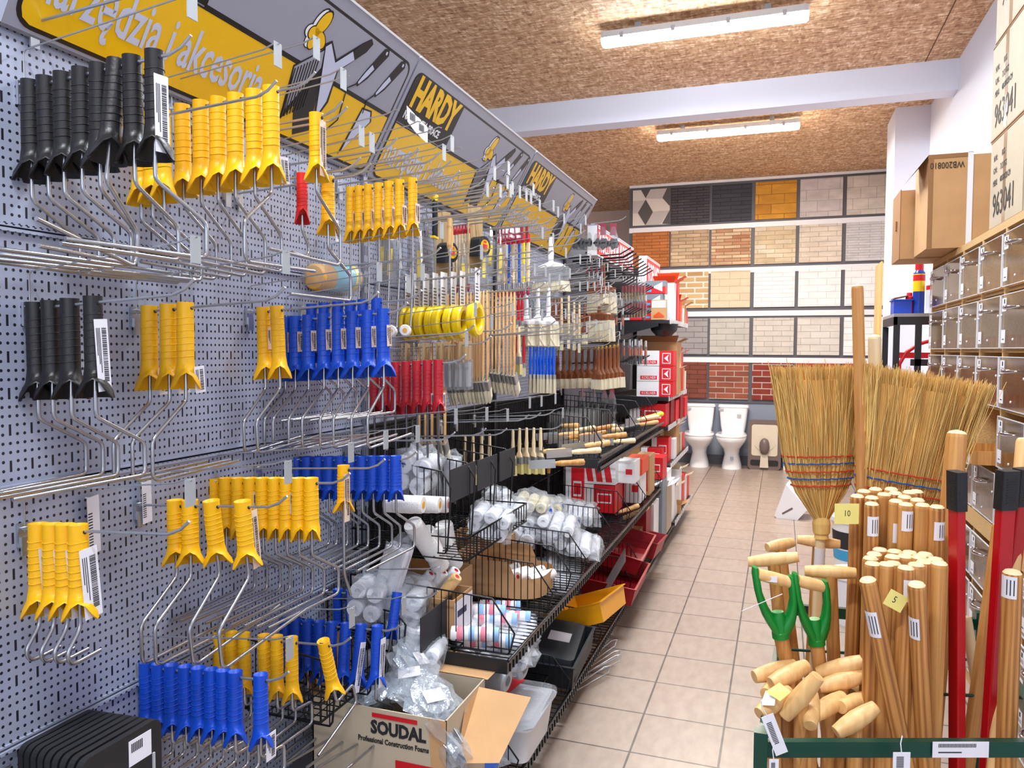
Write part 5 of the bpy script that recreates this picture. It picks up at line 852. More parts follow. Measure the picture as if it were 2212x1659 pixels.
def divider(x0, x1, y, z, h, lab, g='black wire shelf dividers', slope=.07, low=.4, pitch=.024):
    t = thing('shelf_divider', lab, 'divider', (x0, y, z), group=g); W_ = x1-x0; O = [(0, 0, 0), (0, 0, h*1.15), (W_-slope, 0, h), (W_, 0, h*low), (W_-.012, 0, .012), (W_-.02, 0, 0)]
    q = MB().tube(O, .0028, 6); q.tube([(0, 0, 0), (W_-.02, 0, 0)], .0026, 5); x = pitch
    while x < W_-.015:
        top = h*1.15+(h-h*1.15)*x/(W_-slope) if x < W_-slope else h+(h*low-h)*(x-W_+slope)/slope; q.tube([(x, 0, 0), (x, 0, top)], .0018, 4); x += pitch
    q.ob('wire_frame', 'wire_black', t); return t
for i, y in enumerate((2.05, 2.44, 2.68, 2.90, 3.4, 3.85, 4.3, 4.9)): divider(-1.26, -.715, y, .56, .16, 'black wire divider on the knee high shelf, '+nth(i, 8, 'from the near end'))
for i, y in enumerate((3.31, 3.77, 4.14, 4.5, 4.9)): divider(-1.26, -.745, y, .965, .18, 'black wire divider on the upper shelf, '+nth(i, 5, 'from the near end'))
for i, y in enumerate((2.15, 2.75, 3.3, 4.0, 4.3)): divider(-1.2, -.735, y, .135, .14 if i < 3 else .2, 'black wire divider on the lowest shelf, '+nth(i, 5, 'from the near end'))
# hanging baskets with tall dividers and black boards
def basket(x0, x1, y0, y1, z, h, lab):
    t = thing('wire_basket', lab, 'basket', (x0, y0, z)); W_ = x1-x0; L_ = y1-y0; q = MB(); y = 0
    while y <= L_+.001: q.tube([(0, y, h), (0, y, 0), (W_, y, 0), (W_, y, h*.55)], .0022, 5); y += L_/round(L_/.028)
    for k_ in range(8): q.tube([(W_*k_/7, 0, 0), (W_*k_/7, L_, 0)], .0018, 4)
    for z_ in (.0, h*.55): q.tube([(0, 0, z_), (W_, 0, z_), (W_, L_, z_), (0, L_, z_)], .0034, 6, closed=True)
    q.ob('wire_body', 'wire_black', t); return t
basket(-1.26, -.87, 2.06, 2.62, .82, .12, 'hanging black wire basket of fleece rollers below the red frames')
basket(-1.26, -1.04, 1.55, 1.90, .54, .08, 'lower black wire basket of clear bags behind the blue frames')
for i, y in enumerate((2.08, 2.27, 2.46, 2.64)): divider(-1.26, -.93, y, .83, .25, 'tall black wire divider in the hanging basket, '+nth(i, 4, 'from the near end'), 'tall basket dividers', slope=.03, low=.8)
for i, y in enumerate((1.56, 1.74, 1.92)): divider(-1.26, -1.0, y, .53, .16, 'black wire divider in the lower basket, '+nth(i, 3, 'from the near end'), 'lower basket dividers', slope=.03, low=.8)
def bboard(y0, y1, z0, z1, x, lab): t = thing('blank_board', lab, 'board', (x, y0, z0), group='blank black boards'); MB().box(0, .003, 0, y1-y0, 0, z1-z0).ob('board', 'board_black', t)
bboard(2.125, 2.33, .975, 1.078, -.955, 'left blank black board on the hanging basket'); bboard(2.335, 2.52, .975, 1.078, -.95, 'middle blank black board on the hanging basket'); bboard(2.535, 2.70, .975, 1.08, -.945, 'right blank black board on the hanging basket'); bboard(1.92, 2.14, .556, .684, -.955, 'large blank black board above the carton of foil bags')
# ---------------------------------------------------------------- goods in the baskets and on the shelves
M('milky', (232, 234, 240), .45, bump=.5, bs=40); M('milky_yellow', (238, 228, 196), .6, bump=.4, bs=60); M('foil', (188, 200, 210), .18, .55, bump=1, bs=70); M('blue_cap', (16, 96, 206), .4); M('navy', (20, 30, 70), .5); M('stripe_pink', (236, 130, 150), .6); M('stripe_blue', (150, 190, 232), .6)
def rollr(lab, r, L_, p, rot, mat='fleece', core='core_yellow', group=None, wrap=None):
    t = thing('roller_sleeve', lab, 'roller sleeve', p, rot, group); T_ = Matrix.Rotation(PI/2, 4, 'Y'); MB().lathe([(r*.35, 0), (r*.9, 0), (r, .006), (r, L_-.006), (r*.9, L_), (r*.35, L_)], 18, 0, T_).ob('pile', mat, t); MB().lathe([(0, -.001), (r*.42, -.001), (r*.42, L_+.001), (0, L_+.001)], 12, 0, T_).ob('core', core, t)
    if wrap: MB().lathe([(r*.3, -.004), (r+.003, .01), (r+.003, L_-.01), (r*.3, L_+.004)], 16, 0, T_).ob('wrap', wrap, t)
    return t
for i, x in enumerate((893, 912, 930, 948, 967)): p = at(x, 1092, X=-.99+.03*(i % 2)); rollr('fluffy white mini roller in the hanging basket, '+nth(i, 5, 'from the near end'), .026, .09, (p.x-.09, p.y, p.z), (0, 0, .1), 'fleece', 'red_plastic' if i in (0, 4) else 'core_yellow', 'fluffy white mini rollers')
for i, (x, y, ry) in enumerate(((890, 1130, .9), (918, 1145, 1.1), (945, 1150, 1.0), (958, 1130, 1.35))): p = at(x, y, X=-1.03); rollr('white fleece sleeve standing slanted under the mini rollers, '+nth(i, 4, 'from the near end'), .03, .15, p, (0, ry, 1.2), 'fleece', 'white_plastic', 'slanted fleece sleeves')
def pk(lab, p, s_, seed, mat='milky', rot=(0, 0, 0), film_=True, g='clear wrapped packs on the shelves', extra=None, amp=.09, name='wrapped_pack', cat='pack'):
    t = thing(name, lab, cat, p, rot, g); rnd = random.Random(seed); L_ = max(s_[1], s_[2])*.95; up_ = s_[2] > s_[1]; n_ = max(2, round(s_[0]/.055)); lay = 2 if (not up_ and s_[2] > .085) or (up_ and s_[1] > .085) else 1; r_ = min(s_[0]/n_, (s_[1] if up_ else s_[2])/lay)/2; r_ = max(r_, .02)
    q = MB()
    for a_ in range(n_):
        for b_ in range(lay):
            c_ = ((a_-(n_-1)/2)*s_[0]/n_, (b_-(lay-1)/2)*2*r_); T_ = Matrix.Translation((c_[0], c_[1], -L_/2)) if up_ else Matrix.Translation((c_[0], L_/2, c_[1])) @ Matrix.Rotation(PI/2, 4, 'X'); T_ = T_ @ Matrix.Rotation(rnd.uniform(-.06, .06), 4, 'X')
            q.lathe([(r_*.35, 0), (r_*.9, .0), (r_, .008), (r_, L_-.008), (r_*.9, L_), (r_*.35, L_), (r_*.35, L_-.01), (0, L_-.01)], 14, 0, T_)
    q.ob('contents', mat, t)
    if film_: MB().blob(s_[0]*1.15, s_[1]*1.12, s_[2]*1.2, seed+7, .16, 22, 0, e=3.4, fr=5).ob('clear_wrap', 'clear_film', t)
    return t
A = lambda x, y, X: at(x, y, X=X)
for i, (x, y, X, s_, m_, rt_, l) in enumerate([
 (1062, 1125, -.93, (.14, .16, .09), 'milky', .3, 'white roller pack in clear film at the front of the hanging basket'), (1105, 1100, -.95, (.12, .16, .07), 'milky', .2, 'white roller pack at the far end of the hanging basket'), (900, 1020, -1.08, (.12, .16, .13), 'milky', .2, 'greyish pack with a yellow note standing in the tall dividers'), (960, 1030, -1.1, (.1, .12, .15), 'milky', .1, 'bluish clear pack behind the black boards'), (1075, 1070, -1.08, (.1, .14, .05), 'milky', .2, 'white pack with red core end in the hanging basket'),
 (845, 1245, -1.08, (.07, .1, .2), 'milky', .3, 'slanted white tube pack behind the lone blue frame'), (800, 1290, -1.12, (.1, .12, .12), 'milky', .2, 'clear bag of sleeves left of the slanted tube'), (880, 1300, -1.06, (.12, .14, .12), 'milky', .2, 'clear bag of sleeves behind the large black board'), (870, 1400, -1.05, (.12, .12, .17), 'milky', .2, 'clear bag standing left of the large black board'), (925, 1420, -.97, (.09, .14, .09), 'milky', .1, 'wrapped white rollers below the large black board'),
 (1075, 1365, -.86, (.24, .26, .07), 'milky', .15, 'clear bag of striped rollers lying in front on the knee high shelf'), (1075, 1405, -.84, (.22, .2, .05), 'milky', .1, 'lower clear bag of striped rollers near the shelf edge'), (1165, 1240, -.92, (.26, .28, .07), 'milky', .2, 'big white wrapped pack behind the oval carton'), (1215, 1225, -.86, (.16, .22, .06), 'milky', .3, 'crumpled white pack near the shelf edge'),
 (1190, 1125, -.92, (.22, .28, .05), 'milky', .3, 'clear bag with blue capped rollers on top of the shelf goods'), (1215, 1160, -.88, (.26, .3, .05), 'milky', .3, 'clear bag with green print under the blue capped rollers'), (1235, 1105, -.95, (.22, .34, .07), 'milky', .2, 'crumpled clear bag under the wooden roller handles'), (1150, 1085, -1.0, (.14, .2, .07), 'milky_yellow', .2, 'yellowish roller pack behind the blue capped rollers'), (1185, 1090, -1.02, (.14, .18, .07), 'milky_yellow', .2, 'second yellowish roller pack deeper on the shelf'), (1130, 1150, -1.0, (.12, .2, .08), 'milky', .4, 'folded clear bags left of the blue capped rollers'), (1270, 1180, -.80, (.12, .3, .05), 'milky', .1, 'row of wrapped blue ended rollers along the shelf edge')]):
    p = A(x, y, X); pk(l, p, s_, i+1, m_, (0, rt_, .2))
for i, (x, y, X) in enumerate([(1200, 1165, -.87), (1225, 1148, -.87), (1250, 1133, -.87), (1190, 1110, -.93), (1215, 1100, -.95), (1265, 1098, -.97)]): p = A(x, y, X); t = rollr('white roller with a blue end cap, '+['front left', 'front middle', 'front right', 'upper left behind', 'upper middle behind', 'upper right behind'][i], .028, .16, (p.x-.15, p.y+.05, p.z), (0, -.08, -.35), 'milky', 'blue_cap', 'blue capped rollers')
for i, (x, y, X) in enumerate([(1042, 1384, -.82), (1070, 1398, -.80), (1098, 1408, -.79), (1085, 1350, -.84), (1115, 1345, -.82), (1060, 1332, -.88), (1095, 1322, -.88)]):
    p = A(x, y, X); t = thing('roller_sleeve', 'pink and blue striped roller in the clear bag, '+['low left', 'low middle', 'low right', 'middle left', 'middle right', 'upper left', 'upper right'][i], 'roller sleeve', (p.x-.1, p.y, p.z+.01), (0, 0, .25), 'striped rollers'); q = MB(); T_ = Matrix.Rotation(PI/2, 4, 'Y')
    for k_ in range(8): q.lathe([(.021, .018*k_), (.0225, .018*k_+.009), (.021, .018*k_+.018)], 12, 2 if k_ % 4 == 1 else 1 if k_ % 4 == 3 else 0, T_)
    q.ob('pile', ['milky', 'stripe_blue', 'stripe_pink'], t)
for i, (x, y, x2, y2, X) in enumerate([(1345, 1120, 1400, 1096, -.80), (1335, 1108, 1365, 1097, -.84)]):
    a = A(x, y, X); b = at(x2, y2, X=X+.07); t = thing('roller_grip_stick', 'smooth wooden roller grip sticking out over the shelf edge, '+('longer front one' if i == 0 else 'shorter rear one'), 'wooden grip', a, (0, 0, 0), 'wooden grips over the shelf edge'); v = b-a; v = v.normalized()*max(.13, v.length); T_ = v.to_track_quat('Z', 'Y').to_matrix().to_4x4(); n_ = v.length; MB().lathe([(.008, 0), (.012, n_*.1), (.0125, n_*.6), (.014, n_*.9), (.010, n_*.985), (0, n_)], 14, 0, T_).ob('wooden_part', 'wood_beech', t); MB().lathe([(.009, -.02), (.009, .004)], 12, 0, T_).ob('ferrule', 'ferrule', t)
# opened cartons on the knee high shelf
def tray(lab, x0, x1, y0, y1, z, h, mat='carton', inner='carton_dark', tilt=0, name='open_carton', cat='carton', th=.005, flare=0, rx=0, lip=0):
    t = thing(name, lab, cat, ((x0+x1)/2, (y0+y1)/2, z), (rx, tilt, 0)); a, b = (x1-x0)/2, (y1-y0)/2; A_, B_ = a+flare, b+flare
    o = [(-a, -b, 0), (a, -b, 0), (a, b, 0), (-a, b, 0)]; u_ = [(-A_, -B_, h), (A_, -B_, h), (A_, B_, h), (-A_, B_, h)]; ui = [(-A_+th, -B_+th, h), (A_-th, -B_+th, h), (A_-th, B_-th, h), (-A_+th, B_-th, h)]; oi = [(-a+th, -b+th, th), (a-th, -b+th, th), (a-th, b-th, th), (-a+th, b-th, th)]
    q = MB().add(o+u_+ui+oi, [(3, 2, 1, 0)]+[(i, (i+1) % 4, 4+(i+1) % 4, 4+i) for i in range(4)]+[(4+i, 4+(i+1) % 4, 8+(i+1) % 4, 8+i) for i in range(4)]+[(8+i, 8+(i+1) % 4, 12+(i+1) % 4, 12+i) for i in range(4)]+[(12, 13, 14, 15)])
    if lip: q.box(-A_-lip, A_+lip, -B_-lip, -B_, h-.004, h).box(-A_-lip, A_+lip, B_, B_+lip, h-.004, h).box(-A_-lip, -A_, -B_, B_, h-.004, h).box(A_, A_+lip, -B_, B_, h-.004, h)
    q.ob('tray_body' if lip else 'box_body', mat, t); return t
t = tray('narrow carton of white tubes with a printed front on the knee high shelf', -1.17, -.93, 2.10, 2.25, .56, .12, 'carton'); MB().box(.121, .122, -.07, .07, .01, .11).ob('printed_front', 'paper', t); MB().box(.1222, .1228, -.05, .02, .06, .08).ob('print', 'navy', t)
for i in range(4): p = Vector((-1.10+.03*i, 2.14+.03*(i % 3), .65)); rollr('white tube with %s end standing in the narrow carton, %s' % ('red' if i == 1 else 'pale', nth(i, 4, 'from the back')), .018, .12, p, (0, -.9, 0), 'milky' if i < 3 else 'wood_beech', 'red_plastic', 'tubes in the narrow carton')
t = thing('oval_carton', 'open oval carton holding red and white tubes on the knee high shelf', 'carton', (-.95, 2.62, .57)); q = MB(); n = 40; V = []
for z_ in (0, .13):
    for j in range(n): a_ = 2*PI*j/n; V.append((.17*math.copysign(abs(math.cos(a_))**.6, math.cos(a_)), .13*math.copysign(abs(math.sin(a_))**.6, math.sin(a_)), z_*(1 if math.cos(a_) < .3 else .55)))
q.add(V, [(j, (j+1) % n, n+(j+1) % n, n+j) for j in range(n)], 0, True).add(V[:n], [tuple(range(n))]); q.ob('box_body', 'carton', t)
for i in range(5): rollr('white tube with a red band lying in the oval carton, '+nth(i, 5, 'from the back'), .019, .13, (-1.04+.05*i, 2.56+.03*(i % 2), .62), (0, .0, 1.1), 'card_white', 'red_plastic', 'red banded tubes')
tray('low brown carton behind the narrow one', -1.24, -1.0, 2.3, 2.42, .56, .14); tray('brown carton deep on the knee high shelf', -1.24, -1.0, 2.72, 2.88, .56, .15); tray('dark brown carton lid at the back of the knee high shelf', -1.24, -1.02, 2.92, 3.2, .56, .17)
# tools on the upper shelf
def hammer(lab, a, b, r, mat, g, head=None):
    t = thing('handled_tool', lab, 'tool', a, (0, 0, 0), g); v = b-a; n_ = v.length; T_ = v.to_track_quat('Z', 'Y').to_matrix().to_4x4(); MB().lathe([(r*.6, 0), (r*.85, n_*.2), (r*.8, n_*.5), (r, n_*.8), (r*.9, n_*.96), (0, n_)], 12, 0, T_).ob('grip', mat, t)
    MB().box(-.0015, .0015, -.018, .018, -.11, 0, T=T_).box(-.006, .006, -.006, .006, -.02, .02, T=T_).ob('blade', head or 'ferrule', t)
rn = random.Random(21)
for i, (x, y, X, dx, dy) in enumerate([(1175, 975, -.98, .11, -.02), (1200, 985, -.86, .12, .02), (1235, 992, -.84, .12, .05), (1262, 990, -.82, .1, .08), (1300, 990, -.80, .11, .06), (1325, 998, -.79, .11, .02), (1250, 965, -.92, .11, .08), (1225, 950, -1.0, .1, .1), (1240, 930, -1.02, .09, .1), (1215, 920, -1.05, .1, -.05), (1262, 940, -.98, .1, .1), (1290, 925, -.98, .1, .09), (1205, 940, -1.05, .1, .04), (1280, 955, -.95, .08, .1), (1375, 935, -.80, .1, .2), (1365, 920, -.82, .12, .22), (1240, 955, -.98, .12, 0), (1310, 965, -.9, .1, -.04)]):
    p = A(x, y, X); p.z = .985 if i == 1 else max(p.z, .985+.012*(i % 5)); m_ = ['wood_beech', 'wood_honey', 'wood_pale'][i % 3]; hammer('wooden gripped trowel heaped on the upper shelf, '+['rear left', 'front left', 'front, second', 'front, third', 'front, near the corner', 'at the front corner', 'second layer left', 'second layer, deeper', 'high in the heap', 'top left', 'top centre', 'top right', 'low at the back', 'beside the yellow grips', 'far right by the rail', 'upper far right', 'lying crosswise', 'crosswise at the right'][i], p, p+Vector((dx, dy, .01)), .014, m_, 'wooden gripped trowels')
for i, (x, y, X, dx, dy, m_, l) in enumerate([(1386, 905, -.82, .1, .22, 'tape_yellow', 'thick yellow gripped tool pointing out over the far rail'), (1335, 930, -.84, .1, .1, 'rubber_black', 'black gripped tool with yellow end'), (1350, 940, -.82, .06, .12, 'rubber_black', 'black gripped tool close to the rail'), (1305, 940, -.95, .02, .2, 'rubber_black', 'black gripped saw in the heap'), (1235, 965, -.98, .02, .06, 'tape_yellow', 'short yellow gripped knife in the heap'), (1310, 975, -.84, .06, .03, 'tape_yellow', 'short yellow gripped knife at the front')]): p = A(x, y, X); p.z = max(p.z, .99); hammer(l, p, p+Vector((dx, dy, .02)), .017, m_, None)
for i in range(9): p = Vector((-1.12+.02*(i % 3), 4.05+.09*i, 1.04)); t = thing('steel_smoother', 'upright steel smoother at the back of the upper shelf, '+nth(i, 9, 'from the near end'), 'tool', p, (0, 0, .1), 'upright steel smoothers'); MB().box(-.09, .09, -.0015, .0015, -.06, .06).ob('blade', 'ferrule', t); MB().box(-.06, .06, .01, .03, -.01, .01).box(-.008, .008, 0, .012, -.008, .008).ob('grip', 'wood_beech', t)
t = thing('tool_bag', 'clear crumpled bag among the wooden grips', 'bag', A(1290, 970, -.9)+Vector((0, 0, .02))); MB().blob(.12, .2, .07, 5, .25, 16).ob('plastic_film', 'blue_film', t)
# black grips on the far part of the knee high shelf
for i, (x, y, X, dx, dy, dz, m_, l) in enumerate([(1295, 1055, -1.0, .02, .25, .08, 'rubber_black', 'thick black arched grip leaning at the back'), (1360, 1060, -.86, .05, .18, .02, 'rubber_black', 'black grip lying over the divider'), (1372, 1082, -.84, .06, .2, 0, 'board_black', 'grey black grip near the shelf edge'), (1265, 1030, -1.02, .0, .0, .16, 'wood_beech', 'upright wooden slat behind the black grips'), (1185, 1010, -1.15, .0, .0, .2, 'wood_honey', 'upright wooden slat at the back wall')]): p = A(x, y, X); p.z = max(.6, p.z-.03); hammer(l, p, p+Vector((dx, dy, dz+.01)), .016, m_, None, 'board_black')
# ---------------------------------------------------------------- lowest shelf
t = thing('open_carton', 'grey printed carton of foil bags with its flaps open', 'carton', (-1.165, 1.70, .135)); W_ = .392; D_ = .26; HH = .383
MB().box(0, W_, 0, .004, 0, HH).box(0, W_, D_, D_+.004, 0, HH).box(0, .004, 0, D_, 0, HH).box(W_-.004, W_, 0, D_, 0, HH).box(0, W_, 0, D_, 0, .004).ob('box_body', 'carton_pale', t)
MB().add([(0, D_, HH), (W_+.01, D_, HH), (W_+.015, D_+.14, HH+.0), (.03, D_+.14, HH+.015)], [(0, 1, 2, 3)]).ob('rear_flap', 'carton', t)
MB().add([(W_, .12, HH-.02), (W_, D_-.04, HH-.005), (W_+.145, D_-.02, HH-.02), (W_+.12, .06, HH-.115), (W_+.015, .03, HH-.12)], [(0, 1, 2, 3, 4)]).ob('side_flap', 'carton', t); MB().add([(0, .0, HH), (0, D_, HH), (-.05, D_+.0, HH+.1), (-.05, .02, HH+.1)], [(0, 1, 2, 3)]).ob('side_flap', 'carton_dark', t)
MB().add([(W_-.05, -.001, HH), (W_, -.001, HH), (W_, -.001, .06), (W_-.035, -.001, .08), (W_-.05, -.001, .16), (W_-.04, -.001, .24)], [(0, 5, 4, 3, 2, 1)]).ob('torn_patch', 'carton', t)
FT = frame3((.0, -.0012, 0), (1, 0, 0), (0, 0, 1)); letter('SOUDAL', .047, 'print_black', t, FT @ Matrix.Translation((.178, HH-.064, 0)), .0005, .86, .002); letter('Professional Construction Foams', .0195, 'print_black', t, FT @ Matrix.Translation((.14, HH-.09, 0)), .0004, .78, .0005)
q = MB().box(.182, .312, -.0022, -.0012, HH-.022, HH-.011); q.ob('red_stripe', 'red_plastic', t); MB().box(.25, .375, -.0022, -.0012, HH-.2, HH-.125).ob('red_block', 'red_plastic', t)
for i, (x, y, z, a, l) in enumerate([(.13, .1, .34, 1, 'left'), (.22, .14, .37, 2, 'top middle'), (.30, .10, .34, 3, 'right'), (.2, .2, .39, 4, 'crumpled upper'), (.375, .05, .27, 5, 'slipping over the right edge'), (.08, .2, .34, 6, 'rear left')]): t2 = thing('foil_bag', 'clear foil bag with grey parts in the grey carton, '+l, 'bag', (-1.165+x, 1.70+y, .165+z), (.25*i, .2*i-.3, .5*i), 'foil bags in the carton'); MB().blob(.13, .15, .05, a, .22, 18).ob('bag_body', 'foil', t2); MB().box(-.03, .03, -.02, .02, .03, .0315).ob('paper_label', 'paper', t2); MB().blob(.15, .17, .07, a+9, .3, 18).ob('film', 'clear_film', t2)
t = thing('lidded_box', 'translucent plastic box with a clear lid and red printed label', 'box', (-.84, 2.33, .15)); q = MB()
q.loft([[(x, y, z) for x, y in rrect(.26*s_, .3*s_, .03, 4, -.13*s_, -.15*s_)] for z, s_ in ((0, .86), (.11, .97), (.115, 1.04), (.122, 1.04))]); q.ob('tub', 'milky', t); MB().loft([[(x, y, z) for x, y in rrect(.26*s_, .3*s_, .03, 4, -.13*s_, -.15*s_)] for z, s_ in ((.122, 1.06), (.138, 1.05), (.142, .98), (.146, .96))]).ob('lid', 'clear_film', t); rz_ = MB().box(-.11, .11, -.12, .12, .115, .121); rz_.ob('contents', 'milky_yellow', t)
MB().add([(-.12, -.13, .1475), (-.03, -.15, .1475), (.02, .14, .1475), (-.1, .14, .1475)], [(0, 1, 2, 3)]).ob('red_label', 'card_red', t); letter('MULTI-KOLOR', .04, 'paper', t, frame3((-.075, -.12, .1485), (.12, 1, 0), (-1, .12, 0)), .0003, .8); MB().box(.02, .07, -.07, -.03, .147, .1485).ob('brand_patch', 'card_red', t); letter('TV', .03, 'paper', t, frame3((.03, -.065, .149), (.2, 1, 0), (-1, .2, 0)), .0003)
t = thing('blue_pack', 'bright blue bagged pack with a white barcode sheet at the bottom edge', 'pack', (-.86, 2.0, .24), (.1, .3, .2)); MB().blob(.2, .22, .1, 3, .1, 16, e=3).ob('contents', 'blue_cap', t); MB().blob(.23, .25, .13, 5, .25, 18).ob('clear_wrap', 'clear_film', t); MB().box(-.02, .035, -.06, .06, .055, .057).ob('paper_sheet', 'paper', t)
tray('black paint tray tipped on its side on the lowest shelf', -.98, -.74, 2.8, 3.12, .15, .1, 'rubber_black', tilt=0, name='paint_tray', cat='paint tray', flare=.012, rx=.12, lip=.006); o = MB().box(-.08, .06, -.168, -.166, .04, .07); 
t = thing('paint_tray', 'black paint tray upside down with a torn white sticker', 'paint tray', (-.86, 2.95, .27), (.15, .1, .1)); MB().loft([[(x, y, z) for x, y in rrect(.24*s_, .32*s_, .02, 3, -.12*s_, -.16*s_)] for z, s_ in ((-.08, 1.05), (0, .92))]).ob('tray_body', 'rubber_black', t); MB().box(-.02, .07, -.02, .05, .0, .0012).ob('torn_sticker', 'paper', t); MB().box(-.08, -.05, -.1, -.07, .0, .0012).ob('small_sticker', 'paper', t)
t = thing('wire_heap', 'dark heap of stacked wire grids on the lowest shelf', 'grid', (-.95, 2.6, .14)); q = MB()
for k_ in range(3):
    for j in range(14): q.tube([(-.12, -.15+.02*j, .01+.03*k_), (.14, -.15+.02*j, .01+.03*k_)], .002, 4)
    q.tube([(-.12, -.15, .01+.03*k_), (.14, -.15, .01+.03*k_), (.14, .12, .01+.03*k_), (-.12, .12, .01+.03*k_)], .003, 5, closed=True)
q.ob('wire_grid', 'wire_black', t)
t = tray('yellow paint tray tilted over the edge of the lowest shelf', -.93, -.69, 3.2, 3.62, .2, .09, 'tape_yellow', tilt=-.35, name='paint_tray', cat='paint tray', flare=.012, rx=-.12, lip=.008)
MT['tray_amber'] = M('tray_amber', (240, 166, 10), .4); [setattr(c.data.materials, 'x', 0) if False else c.data.materials.__setitem__(0, MT['tray_amber']) for c in t.children]
M('tray_red', (150, 18, 30), .45)
for i, (x0, y0, z, rx, ry, l) in enumerate([(-.98, 4.1, .26, .1, .2, 'upper dark red paint tray in the stack'), (-.96, 3.82, .16, .05, .12, 'lower dark red paint tray closest to the viewer'), (-.96, 4.5, .2, -.1, .15, 'dark red paint tray behind the others')]): tray(l, x0, x0+.26, y0, y0+.4, z, .1, 'tray_red', tilt=ry, name='paint_tray', cat='paint tray', flare=.014, rx=rx, lip=.006)
t = thing('clear_panel', 'grey translucent panel standing beside the dark red trays', 'panel', (-.84, 3.66, .16), (0, .5, .2)); MB().box(0, .004, 0, .25, 0, .28).ob('sheet', 'grey_film', t)
t = thing('tray_stack', 'brown textured stack of mats behind the far divider', 'mat', (-1.0, 4.62, .14)); MB().box(0, .2, 0, .2, 0, .2).ob('mat', 'carton_dark', t)
for i in range(2): rollr('dark blue cored roller under the knee high shelf, '+('left' if i == 0 else 'right'), .035, .22, (-.97+.02*i, 2.12+.1*i, .48), (0, .1, -.1), 'grey_light', 'navy', 'dark cored rollers', 'clear_film')
# loose zinc brackets on the floor
for i, (a, b, l) in enumerate([((-.80, 3.12, .02), (-.66, 3.33, .05), 'front'), ((-.80, 3.18, .02), (-.68, 3.40, .04), 'middle'), ((-.79, 3.02, .02), (-.69, 3.24, .03), 'nearest'), ((-.81, 3.28, .02), (-.70, 3.42, .08), 'rear')]):
    a = Vector(a); b = Vector(b); t = thing('loose_hook', 'loose zinc hook lying on the floor under the shelf edge, '+l, 'hook', a, (0, 0, 0), 'loose zinc hooks on the floor'); v = b-a; s_ = Vector((-v.y, v.x, 0)).normalized()*.02; MB().tube([Vector((0, 0, 0)), v, v+Vector((.01, 0, .03)), v*.98+s_+Vector((.0, 0, .02)), s_], .003, 6).ob('bent_rod', 'zinc', t)
# ---------------------------------------------------------------- red branded bays at the far end
M('koel_red', (222, 26, 36), .4); M('koel_dark', (150, 14, 24), .5); M('koel_white', (238, 238, 240), .45); M('koel_orange', (238, 76, 22), .45); M('box_grey', (120, 130, 140), .5); M('cyan_print', (60, 160, 210), .5)
M('back_grey', (84, 86, 96), .6)
k2 = thing('shop_shelving', 'black shelving bays with red branded signs at the far end of the aisle', 'shelving unit', (-1.28, 4.6, 0))
def kp(mb, nm, mt): o = mb.ob(nm, mt, k2); o.matrix_parent_inverse = Matrix.Translation((1.28, -4.6, 0)); o.location = (0, 0, 0); return o
kp(MB().box(-1.3, -1.285, 4.575, 6.97, .05, 2.14), 'back_panel', 'back_grey')
for y in (5.77, 6.97): kp(MB().box(-1.3, -1.25, y-.015, y+.015, 0, 2.2), 'post', 'black_plastic')
def ksign(y0, y1, z0, z1, x, lab):
    t = thing('sign_board', lab, 'sign', (x, y0, z0), group='red brand signs'); L_ = y1-y0; h = z1-z0; MB().box(-.06, 0, 0, L_, 0, h).ob('board', 'koel_white', t); MB().box(0, .002, .01, L_-.01, .012, h-.012).ob('printed_face', 'koel_red', t); letter('KOELNER', h*.95, 'koel_white', t, frame3((.003, L_*.08, h*.17), (0, 1, 0), (0, 0, 1)), .0005, L_*.86/(h*.95*4.35), .002)
    MB().box(-.062, .003, 0, L_, h, h+.008).ob('top_edge', 'grey_light', t); MB().box(-.2, -.06, L_*.1, L_*.12, h*.4, h*.5).box(-.2, -.06, L_*.88, L_*.9, h*.4, h*.5).ob('sign_arm', 'black_plastic', t)
ksign(4.6, 5.18, 2.03, 2.21, -1.08, 'red lettered sign half hidden behind the last grey sign'); ksign(5.2, 5.77, 2.03, 2.21, -1.07, 'second red lettered sign above the black hooks'); ksign(5.83, 6.5, 1.94, 2.16, -.98, 'faded red sign box above the far shelves')
HKB = MB().tube([(0, 0, 0), (.33, 0, .014), (.395, 0, .05)], .005, 6).mesh('hook_arm', 'black_plastic')
def bhook(y, z, lab, g):
    t = thing('black_hook', lab, 'hook', (-1.284, y, z), (0, 0, 0), g); put('hook_arm', HKB, t); return t
for r_, (z, y0, n) in enumerate([(2.03, 4.7, 10), (1.86, 4.75, 10), (1.68, 4.85, 8), (1.36, 4.8, 8)]):
    for i in range(n): bhook(y0+.095*i, z-(.006*i if r_ == 0 else 0), 'black peg hook of the far bay, %s row, %s from the near end' % (RW[r_], ORD[i]), 'black peg hooks')
def kbag(mat, wd_=.045, h_=.16):
    def f(r):
        MB().box(-.006, .006, -wd_/2, wd_/2, -h_, -.03).ob('clear_bag', 'clear_film', r); MB().box(-.002, .002, -wd_*.5, wd_*.5, -.035, .006).ob('header_card', 'koel_white', r); MB().box(-.0035, .0035, -wd_*.4, wd_*.4, -h_*.62, -.05).ob('printed_part', mat, r); MB().box(-.003, .003, -wd_*.3, wd_*.3, -h_*.95, -h_*.65).ob('contents', 'rubber_black' if mat == 'card_orange' else 'brass', r)
    return HB('hanging_pack', f, 'pack', 'pack')
ko = kbag('card_orange'); kr = kbag('card_red', .04, .15)
